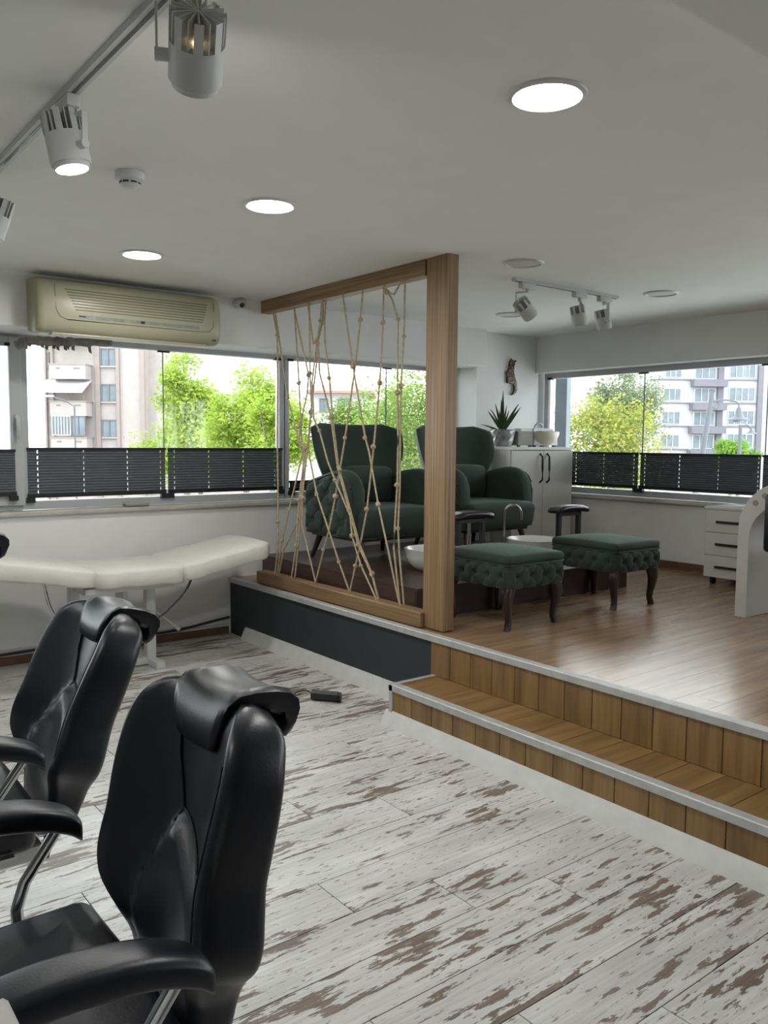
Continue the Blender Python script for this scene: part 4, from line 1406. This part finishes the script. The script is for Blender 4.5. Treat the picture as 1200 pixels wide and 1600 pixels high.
def make_barber(label, loc, rz, recline, lift=0.0):
    c = thing('barber_chair', label, 'barber chair', loc, rz, 'black leather barber chairs')
    SZ0 = 0.63 + lift
    # base
    G().lathe([(0.02, 0.0), (0.30, 0.0), (0.305, 0.012), (0.29, 0.022), (0.12, 0.04), (0.06, 0.06), (0.02, 0.06)], n=40).obj('base_disc', MT['chrome'], c, 40)
    G().lathe([(0.05, 0.055), (0.05, 0.28), (0.038, 0.28), (0.038, SZ0 - 0.13), (0.02, SZ0 - 0.13)], n=24).obj('pump_column', MT['chrome'], c, 40)
    G().rbox(-0.17, 0.19, -0.16, 0.16, SZ0 - 0.14, SZ0 - 0.10, 0.006, 1).obj('seat_plate', MT['black'], c, 30)

    # seat

    def pf(co):
        x, y, z = co
        if z > SZ0 - 0.02:
            z += 0.012 * (1 - (y / 0.25) ** 2) + 0.012 * max(0, -x - 0.05)
        return (x, y, z)
    st = G().rbox(-0.22, 0.272, -0.205, 0.205, SZ0 - 0.07, SZ0 + 0.045, 0.028, 4, sub=5, puff=pf).obj('seat', MT['leather'], c, 70)
    G().tube([(0.22, -0.208, SZ0 - 0.06), (-0.20, -0.208, SZ0 - 0.06)], 0.006, 8).obj('chrome_trim', MT['chrome'], st, 40)
    G().tube([(0.22, 0.208, SZ0 - 0.06), (-0.20, 0.208, SZ0 - 0.06)], 0.006, 8).obj('chrome_trim', MT['chrome'], st, 40)
    # backrest
    A = Matrix.Translation((0.305, 0, SZ0 - 0.06)) @ Matrix.Rotation(recline, 4, 'Y')
    rings = []
    NV, n = 44, 44
    for i in range(NV + 1):
        v = i / NV
        w = cr(BACK_W, v)
        w *= BWS
        rc = min(0.022, w * 0.3)
        sq = 0.0
        if v > 0.90:
            sq = 1 - math.sqrt(max(0.02, 1 - ((v - 0.90) / 0.10) ** 2))
        ring = []
        us = [-1 + 2 * k / 20 for k in range(21)]
        we = w - rc

        def fx(u):
            a, b = -back_front(u, v), back_rear(u, v)
            return a + (b - a) * 0.5 * sq * 0.9, b - (b - a) * 0.5 * sq * 0.9
        for u in us:
            ring.append((fx(u)[0], u * we, v * BL))
        a, b = fx(1)
        r2 = min(rc, (b - a) * 0.45)
        for k in range(1, 5):
            an = PI / 2 * k / 4
            ring.append((a + r2 - r2 * math.cos(an), we + rc * math.sin(an), v * BL))
        for k in range(0, 4):
            an = PI / 2 * k / 4
            ring.append((b - r2 + r2 * math.sin(an), we + rc * math.cos(an), v * BL))
        for u in us[::-1]:
            ring.append((fx(u)[1], u * we, v * BL))
        for k in range(1, 5):
            an = PI / 2 * k / 4
            ring.append((b - r2 + r2 * math.cos(an), -we - rc * math.sin(an), v * BL))
        for k in range(0, 4):
            an = PI / 2 * k / 4
            ring.append((a + r2 - r2 * math.sin(an), -we - rc * math.cos(an), v * BL))
        rings.append(ring)
    bk = G().ring(rings, mat=A).obj('backrest', MT['leather'], c, 60)
    # stitched seams on the padded front

    def seam(pts, r=0.0026):
        q = []
        for (a, b), (a2, b2) in zip(pts, pts[1:]):
            for k in range(6):
                t = k / 6
                q.append((a + (a2 - a) * t, b + (b2 - b) * t))
        q.append(pts[-1])
        P = []
        for u, v in q:
            w = cr(BACK_W, v) * BWS
            P.append(A @ Vector((-back_front(u, v) - 0.0016, u * (w - min(0.022, w * 0.3)), v * BL)))
        return G().tube(P, r, 6).obj('seam', MT['seam'], bk, 60)
    seam([(0.36, 0.84), (0.30, 0.76), (0.2, 0.68), (0.12, 0.605)])
    seam([(0.12 + u / 20, 0.612 - 0.75 * (u / 20) ** 1.2) for u in range(0, 9)])
    seam([(0.12 - u / 20, 0.612 - 0.24 * (u / 20) ** 1.3) for u in range(0, 19)])
    seam([(-0.97, 0.86), (-0.98, 0.7), (-0.98, 0.5), (-0.98, 0.34)], 0.0016)
    # headrest cushion folded over the top
    hp = [(-0.058, -0.082), (-0.068, -0.078), (-0.073, -0.045), (-0.068, -0.010), (-0.050, 0.014), (-0.020, 0.024), (0.02, 0.029), (0.050, 0.026), (0.068, 0.012), (0.074, -0.012), (0.070, -0.045), (0.060, -0.055), (0.050, -0.048), (0.044, -0.02), (0.0, -0.010), (-0.045, -0.022)]
    rings = []
    for i in range(17):
        s_ = -1 + i / 8
        e = abs(s_)
        k_ = math.sqrt(max(0.0, 1 - max(0, (e - 0.8) / 0.2) ** 2 * 0.6))
        ring = []
        for (px, pz) in hp:
            low = max(0.0, min(1.0, -pz / 0.082)) if px < 0 else 0.0
            wid = 0.092 * (1 - 0.2 * low)
            zz = pz * k_ + 0.006 * e * e - 0.008 * (1 - e * e) * (1 if pz > 0 else 0)
            ring.append((px * (0.9 + 0.1 * k_) * 0.92 + 0.047, s_ * wid, BL + zz - 0.005))
        rings.append(ring)
    G().ring(rings, mat=A).obj('headrest', MT['leather'], c, 60)
    # bracket behind the seat
    G().rbox(0.14, 0.31, -0.10, 0.10, SZ0 - 0.14, SZ0 - 0.10, 0.005, 1).obj('hinge_bracket', MT['chrome'], c, 30)
    # arms
    for sy in (-1, 1):
        ap = [(0.272, 0.148), (0.245, 0.17), (0.18, 0.193), (0.08, 0.205), (-0.02, 0.198), (-0.12, 0.175), (-0.21, 0.14), (-0.26, 0.115)]
        sp_ = smooth_path([(x, sy * 0.25, SZ0 + z) for x, z in ap], 4)
        rings = []
        for i, p in enumerate(sp_):
            t = i / (len(sp_) - 1)
            hw = 0.034 + 0.004 * math.sin(PI * t)
            hh = 0.021
            e = min(t, 1 - t)
            if e < 0.06:
                q = 0.55 + 0.45 * math.sqrt(1 - (1 - e / 0.06) ** 2)
                hw *= q
                hh *= q
            rings.append([(p.x, p.y + hw * math.copysign(abs(math.cos(a_)) ** .5, math.cos(a_)), p.z + hh * math.copysign(abs(math.sin(a_)) ** .6, math.sin(a_))) for a_ in [2 * PI * k / 20 for k in range(20)]])
        am = G().ring(rings).obj('armrest', MT['leather'], c, 70)
        G().tube([(0.235, sy * 0.248, SZ0 + 0.155), (0.18, sy * 0.246, SZ0 + 0.08), (0.165, sy * 0.242, SZ0 + 0.04), (0.165, sy * 0.235, SZ0 - 0.08)], 0.010, 10).obj('arm_post', MT['chrome'], c, 50)
        G().tube([(-0.20, sy * 0.248, SZ0 + 0.125), (-0.15, sy * 0.242, SZ0 + 0.05), (-0.15, sy * 0.235, SZ0 - 0.08)], 0.010, 10).obj('arm_post', MT['chrome'], c, 50)
    # footrest
    for sy in (-1, 1):
        G().tube([(-0.25, sy * 0.14, SZ0 - 0.10), (-0.42, sy * 0.14, 0.28 + lift), (-0.50, sy * 0.14, 0.20 + lift)], 0.012, 10).obj('footrest_bar', MT['chrome'], c, 50)
    G().rbox(-0.60, -0.46, -0.19, 0.19, 0.18 + lift, 0.205 + lift, 0.008).obj('foot_plate', MT['chrome'], c, 40)
    return c


make_barber('nearest black leather barber chair in the lower left corner', (0.17, 1.178, 0.0), 0.0, math.radians(11))
b2 = make_barber('black leather barber chair tilted back, between the nearest one and the bed', (0.20, 2.0, 0.0), 0.0, math.radians(22), 0.012)
lv = G().tube(smooth_path([(0.03, 0.03, 0.25), (0.03, 0.2, 0.36), (0.08, 0.29, 0.40), (0.26, 0.30, 0.40), (0.435, 0.30, 0.375)], 4), 0.011, 8).obj('pump_lever', MT['chrome'], b2, 40)
G().cyl((0.435, 0.30, 0.378), (0.412, 0.285, 0.315), 0.013).obj('lever_grip', MT['black'], lv, 40)
make_barber('black barber chair showing only a headrest corner before the bed', (0.125, 2.9, 0.0), 0.0, math.radians(16), 0.10)

# pale cabinet edge at the lower left corner
ce = thing('side_counter', 'pale grey counter edge in the bottom left corner', 'counter', (-0.35, 0.40, 0))
G().rbox(-0.45, 0.478, -0.22, 0.29, 0.08, 0.955, 0.004, 1).obj('body', MT['lamin'], ce, 30)
G().rbox(-0.46, 0.511, -0.24, 0.325, 0.956, 0.98, 0.004, 1).obj('top', MT['lamin'], ce, 30)
G().box(-0.43, 0.44, -0.19, 0.25, 0.0, 0.08).obj('plinth', MT['black'], ce, 0)

# ------------------------------------------------------------------ outdoors
UR = Vector((0.7906, -0.6124, 0))     # facade direction
UF = Vector((0.6124, 0.7906, 0))
struct(G().box(-60, 260, 6.8, 220, -4.7, -4.5).obj('ground', MT['ground'], angle=0), 'street level ground far below the windows', 'ground')


def facade_matrix(base):
    m = Matrix.Identity(4)
    m.col[0][:3] = UR
    m.col[1][:3] = UF
    m.col[2][:3] = (0, 0, 1)
    m.translation = Vector(base)
    return m


class Bld:
    """building in local (u right, w away, z up) metres; sizes given in photo pixels at the building's distance"""
    def __init__(s, name, label, base, k, x0, hz):
        s.e = bpy.data.objects.new(name, None)
        COL.objects.link(s.e)
        s.e.matrix_world = facade_matrix((base[0], base[1], -4.5))
        tag(s.e, label, 'building')
        s.k, s.x0, s.hz = k, x0, hz

    def U(s, x):
        return (x - s.x0) * s.k

    def Z(s, y):
        return 1.45 + 4.5 + (s.hz - y) * s.k

    def box(s, name, xa, xb, ya, yb, w0, w1, mat, parent=None, g=None):
        g2 = g or G()
        g2.box(s.U(xa), s.U(xb), w0, w1, max(0, s.Z(yb)), s.Z(ya))
        if g is None:
            return g2.obj(name, MT[mat], parent or s.e, 0)

    def win(s, xa, xb, ya, yb, w, frame='bframe', bars=1, fw=1.6):
        g = G()
        s.box('', xa - fw, xb + fw, ya - fw, ya, w - 0.12, w + 0.1, None, g=g)
        s.box('', xa - fw, xb + fw, yb, yb + fw, w - 0.12, w + 0.1, None, g=g)
        s.box('', xa - fw, xa, ya, yb, w - 0.12, w + 0.1, None, g=g)
        s.box('', xb, xb + fw, ya, yb, w - 0.12, w + 0.1, None, g=g)
        for i in range(bars):
            c = xa + (xb - xa) * (i + 1) / (bars + 1)
            s.box('', c - fw * .5, c + fw * .5, ya, yb, w - 0.12, w + 0.1, None, g=g)
        f = g.obj('window', MT[frame], s.e, 0)
        s.box('pane', xa, xb, ya, yb, w - 0.02, w + 0.02, 'bglass', f)


b = Bld('apartment_building', 'beige apartment building with balconies seen through the wide window', (23.62, 69.38), 0.0529, 150, 687)
b.box('wall', 73, 228, 380, 800, 0, 9, 'stucco')
b.box('wall_wing', 228, 420, 380, 800, 1.2, 9, 'stucco')
for xa, xb in ((73, 76), (83, 87), (152, 159), (184, 189), (222, 228)):
    b.box('pilaster', xa, xb, 380, 800, -0.25, 0.1, 'stucco2')
for yy in (491, 548, 603, 658, 713):
    b.win(161, 182, yy, yy + 25, 0.0)
    b.box('ledge', 160, 184, yy + 26, yy + 28, -0.25, 0.05, 'stucco')
for yy in (498, 555):
    b.win(76.5, 79, yy, yy + 22, 0.0)
# balcony bay
for i, (ya, yb) in enumerate(((517, 540), (574, 596), (630, 652), (685, 706))):
    bal = b.box('balcony', 91, 146, ya + (55 if False else 0) + 57 - 57, yb, -1.6, 0, 'stucco')
    b.box('balcony_rim', 90, 147, ya - 1, ya + 1, -1.65, 0, 'stucco2', bal)
    b.box('grille', 128, 138, ya + 5, ya + 7, -1.63, -1.6, 'bframe', bal)
    b.box('grille', 101, 107, ya + 5, ya + 7, -1.63, -1.6, 'bframe', bal)
b.box('balcony_recess', 92, 145, 488, 517, -0.06, 0, 'bwhite')
b.win(113, 116, 530 - 27, 545 - 20, -0.1)
b.box('balcony_recess', 92, 145, 600, 630, -0.06, 0, 'stucco2')
for xa, xb, fr_ in ((94, 121, 'bframew'), (124, 143, 'bframe')):
    b.win(xa, xb, 653, 681, -1.5, fr_, 5 if xa == 94 else 1, 0.8)
aw = G()
for k in range(10):
    ua, ub = b.U(76 + 7 * k), b.U(76 + 7 * k + 6.8)
    zt, zb = b.Z(595), b.Z(612)
    aw.add([(ua, -0.1, zt), (ub, -0.1, zt), (ub, -2.4, zb), (ua, -2.4, zb), (ua, -0.1, zt - .08), (ub, -0.1, zt - .08), (ub, -2.4, zb - .3), (ua, -2.4, zb - .3)], [(0, 1, 2, 3), (4, 7, 6, 5), (0, 4, 5, 1), (1, 5, 6, 2), (2, 6, 7, 3), (3, 7, 4, 0)])
aw.obj('awning', MT['awning'], b.e, 0)
b.box('awning_post', 142, 143, 612, 631, -1.6, -1.5, 'bframe')
b.box('awning_post', 118, 119, 612, 631, -1.6, -1.5, 'bframe')

b = Bld('apartment_block', 'white apartment block with grey balconies seen through the right window', (96.37, 58.64), 0.0805, 1100, 694)
b.box('wall', 1010, 1181, 500, 790, 0, 12, 'bwhite')
b.box('wall_wing', 1186, 1320, 500, 790, 1.0, 12, 'bwhite')
b.box('grey_pilaster', 1179, 1187, 500, 790, -0.4, 1, 'bgrey')
b.box('grey_pilaster', 1117, 1126, 500, 790, -0.3, 0.1, 'bgrey')
for i in range(6):
    dy = 36 * i
    ya = 573 - 36 + dy
    b.win(1037 + i * -1.2, 1060, ya, ya + 18, 0.0, 'bframew', 2, 0.7)
    b.win(1136, 1175, ya - 2, ya + 18, 0.0, 'bframew', 3, 0.7)
    bal = b.box('balcony', 1076 - i * .6, 1127, ya + 22, ya + 33, -1.4, 0, 'bgrey')
    b.win(1082, 1113, ya, ya + 20, -0.1, 'bframew', 2, 0.7)
    b.box('ledge', 1012, 1076, ya + 21, ya + 22.5, -0.2, 0.02, 'bgrey')
    b.box('ledge', 1128, 1178, ya + 21, ya + 22.5, -0.2, 0.02, 'bgrey')

b = Bld('tiled_house', 'pale house with a red tiled roof behind the rope screen', (30.99, 45.86), 0.0422, 515, 690)
b.box('wall', 488, 575, 612, 800, 0, 6, 'bwhite')
rf = G()
for (xa, xb, ya, yb) in ((480, 585, 594, 613),):
    ua, ub = b.U(xa), b.U(xb)
    za, zb = b.Z(ya), b.Z(yb)
    rf.add([(ua, -0.6, zb), (ub, -0.6, zb), (ub, 6.6, zb), (ua, 6.6, zb), (ua + 1.4, 3, za), (ub - 1.4, 3, za), (ua, -0.6, zb - .15), (ub, -0.6, zb - .15), (ub, 6.6, zb - .15), (ua, 6.6, zb - .15)], [(0, 1, 5, 4), (1, 2, 5), (2, 3, 4, 5), (3, 0, 4), (6, 9, 8, 7), (0, 6, 7, 1), (1, 7, 8, 2), (2, 8, 9, 3), (3, 9, 6, 0)])
rf.obj('roof', MT['roof'], b.e, 0)
b.win(500, 512, 625, 645, 0.0, 'bframe', 1, 0.8)
b.win(528, 545, 625, 645, 0.0, 'bframe', 1, 0.8)


# trees: real leaf blades on clumps, trunk and limbs below
def tree(label, c, r, matn, n, leaf, name='leafy_tree', squash=1.0, clumps=14, seed=1, wide=1.0, trunk=True, group=None):
    rnd = random.Random(seed)
    t = thing(name, label, 'tree', (c[0], c[1], -4.5), 0, group)
    cz = c[2] + 4.5
    cl = []
    for k in range(clumps):
        while True:
            p = Vector((rnd.uniform(-1, 1), rnd.uniform(-1, 1), rnd.uniform(-1, 1)))
            if p.length < 1:
                break
        p = UR * (p.x * r * wide * 0.8) + UF * (p.y * r * 0.7) + Vector((0, 0, p.z * r * squash * 0.85))
        cl.append((p, r * rnd.uniform(0.28, 0.5)))
    vs_, fs_ = [], []
    for k in range(n):
        p, cr_ = cl[k % clumps]
        d = Vector((rnd.gauss(0, 1), rnd.gauss(0, 1), rnd.gauss(0, 0.8)))
        d = d.normalized() * cr_ * rnd.uniform(0.25, 1.05)
        q = p + d + Vector((0, 0, cz))
        a = Vector((rnd.uniform(-1, 1), rnd.uniform(-1, 1), rnd.uniform(-0.7, 0.4))).normalized()
        s_ = a.cross(Vector((rnd.uniform(-1, 1), rnd.uniform(-1, 1), rnd.uniform(-1, 1)))).normalized()
        L = leaf * rnd.uniform(0.7, 1.3)
        o = len(vs_)
        vs_ += [q, q + a * L * .5 + s_ * L * .3, q + a * L, q + a * L * .5 - s_ * L * .3]
        fs_.append((o, o + 1, o + 2, o + 3))
    f = G().add(vs_, fs_).obj('foliage', MT[matn], t, 0, fix=False)
    f['kind'] = 'stuff'
    if trunk:
        g = G().tube([(0, 0, 0), (0.03, 0.02, (cz - r) * .6), (0, 0, cz - r * .2)], [r * .09 + .05, r * .07 + .04, 0.03], 8)
        g.obj('trunk', MT['bark'], t, 40)
        for p, cr_ in cl[:8]:
            st = Vector((0, 0, max(0.3, cz - r * 0.9 + rnd.uniform(0, .5) * r)))
            e = p + Vector((0, 0, cz))
            G().tube([st, st.lerp(e, .5) + Vector((0, 0, -0.05)), e], [0.05, 0.035, 0.012], 6).obj('branch', MT['bark'], t, 40)
    return t


GT = 'trees outside the windows'
tree('tall green tree in front of the beige building', (9.437, 20.735, 2.55), 1.12, 'lf1', 7000, 0.10, clumps=22, seed=2, squash=1.25, group=GT)
tree('green tree at the right of the wide window', (8.75, 16.2, 1.95), 1.02, 'lf1', 10000, 0.085, clumps=30, seed=3, squash=1.1, group=GT)
tree('low green treetop just above the blind in the wide window', (11.0, 23.2, 1.2), 1.5, 'lf1', 9000, 0.11, clumps=26, seed=4, wide=1.5, squash=0.75, group=GT)
tree('green tree behind the left side of the rope screen', (8.3, 14.3, 1.5), 0.95, 'lf1', 8000, 0.075, clumps=20, seed=5, wide=0.8, squash=1.1, group=GT)
tree('dense mixed green tree behind the armchairs', (9.3, 10.9, 1.6), 1.35, 'lf3', 20000, 0.06, clumps=46, seed=6, wide=1.1, squash=1.0, group=GT)
tree('pale green bush behind the left armchair', (11.0, 14.0, 1.6), 1.25, 'lf3', 13000, 0.07, clumps=20, seed=7, wide=1.2, squash=0.8, group=GT)
tree('yellow green tree with reddish tips beside the lamp post', (13.2, 10.1, 1.35), 1.15, 'lf2', 10000, 0.075, clumps=34, seed=8, wide=1.0, squash=0.95, group=GT)
tree('grey green conifer above the yellow green tree', (29.8, 21.6, 2.9), 2.0, 'lf4', 9000, 0.13, clumps=30, seed=9, wide=0.9, squash=1.1, group=GT)
tree('round bright green bush at the foot of the lamp post', (28.3, 16.1, 1.15), 0.95, 'lf5', 5000, 0.10, clumps=16, seed=10, wide=1.05, squash=0.75, group=GT)


# street lamps
def at_px(base, dx, dz):
    return Vector(base) + UR * dx + Vector((0, 0, dz))


l1 = thing('street_lamp', 'thin grey street lamp in front of the beige building', 'street lamp', (14.5, 45.9, -4.5))
k = 45 / 1304
G().tube([(0, 0, 0), (0, 0, 5.95 + 50 * k), tuple(UR * (-12 * k) + Vector((0, 0, 5.95 + 58 * k))), tuple(UR * (-36 * k) + Vector((0, 0, 5.95 + 66 * k)))], 0.045, 8).obj('pole', MT['lamppost'], l1, 40)
G().rbox(-0.35, 0.35, -0.12, 0.12, -0.06, 0.06, 0.05, 3, mat=Matrix.Translation(UR * (-42 * k) + Vector((0, 0, 5.95 + 66 * k))) @ Matrix.Rotation(-0.66, 4, 'Z')).obj('lamp_head', MT['bwhite'], l1, 40)
l2 = thing('street_lamp', 'white curved street lamp head among the trees by the window mullion', 'street lamp', (11.3, 19.3, -4.5))
k = 22 / 1304
G().tube([(0, 0, 0), (0, 0, 5.95 + 60 * k), tuple(UR * (-8 * k) + Vector((0, 0, 5.95 + 88 * k)))], 0.04, 8).obj('pole', MT['lamppost'], l2, 40)
G().tube([tuple(UR * (-8 * k) + Vector((0, 0, 5.95 + 88 * k))), tuple(UR * (-14 * k) + Vector((0, 0, 5.95 + 98 * k))), tuple(UR * (-22 * k) + Vector((0, 0, 5.95 + 104 * k))), tuple(UR * (-30 * k) + Vector((0, 0, 5.95 + 106 * k)))], [0.05, 0.085, 0.085, 0.03], 10).obj('lamp_head', MT['bwhite'], l2, 60)
l3 = thing('street_lamp', 'grey lamp post with a curved bracket and bell shaped lamp', 'street lamp', (18.42, 11.12, -4.5))
k = 20 / 1304
B0 = Vector((0, 0, 5.95))


def pk(dx, dy):
    return tuple(B0 + UR * (dx * k) + Vector((0, 0, dy * k)))


G().tube([tuple(UR * (-60 * k)), pk(-7, -15), pk(5, 80)], [0.07, 0.065, 0.06], 10).obj('pole', MT['lamppost'], l3, 40)
G().tube([pk(7, 66), pk(18, 68.5), pk(32, 68), pk(42, 66), pk(47, 62), pk(47, 56)], 0.02, 8).obj('bracket', MT['lamppost'], l3, 40)
G().tube([pk(11 + 5 * math.cos(a_), 60 + 6 * math.sin(a_)) for a_ in [2 * PI * q / 12 for q in range(13)]], 0.012, 6).obj('scroll', MT['lamppost'], l3, 40)
c_ = pk(47, 0)
G().lathe([(0.02, 58 * k), (0.05, 56 * k), (0.07, 50 * k), (0.08, 46 * k), (0.12, 42 * k), (0.24, 38.5 * k), (0.25, 37 * k), (0.02, 37.5 * k)], c=(c_[0], c_[1], 5.95), n=24).obj('bell_shade', MT['lamppost'], l3, 40)
G().lathe([(0.12, 37 * k), (0.10, 34.5 * k), (0.01, 34 * k)], c=(c_[0], c_[1], 5.95), n=20).obj('glass', MT['bglass'], l3, 40)
l4 = thing('street_lamp', 'far thin lamp post rising behind the round bush', 'street lamp', (26.65, 14.9, -4.5))
k2 = 28 / 1304
G().tube([(0, 0, 0), (0, 0, 5.95 + 30 * k2)], 0.06, 8).obj('pole', MT['lamppost'], l4, 40)
G().tube([(0, 0, 5.95 + 28 * k2), tuple(UR * (10 * k2) + Vector((0, 0, 5.95 + 30 * k2))), tuple(UR * (17 * k2) + Vector((0, 0, 5.95 + 24 * k2)))], 0.03, 8).obj('bracket', MT['lamppost'], l4, 40)
G().lathe([(0.02, 24 * k2), (0.08, 20 * k2), (0.2, 16.5 * k2), (0.02, 16.5 * k2)], c=tuple(UR * (17 * k2) + Vector((0, 0, 5.95))), n=16).obj('bell_shade', MT['lamppost'], l4, 40)
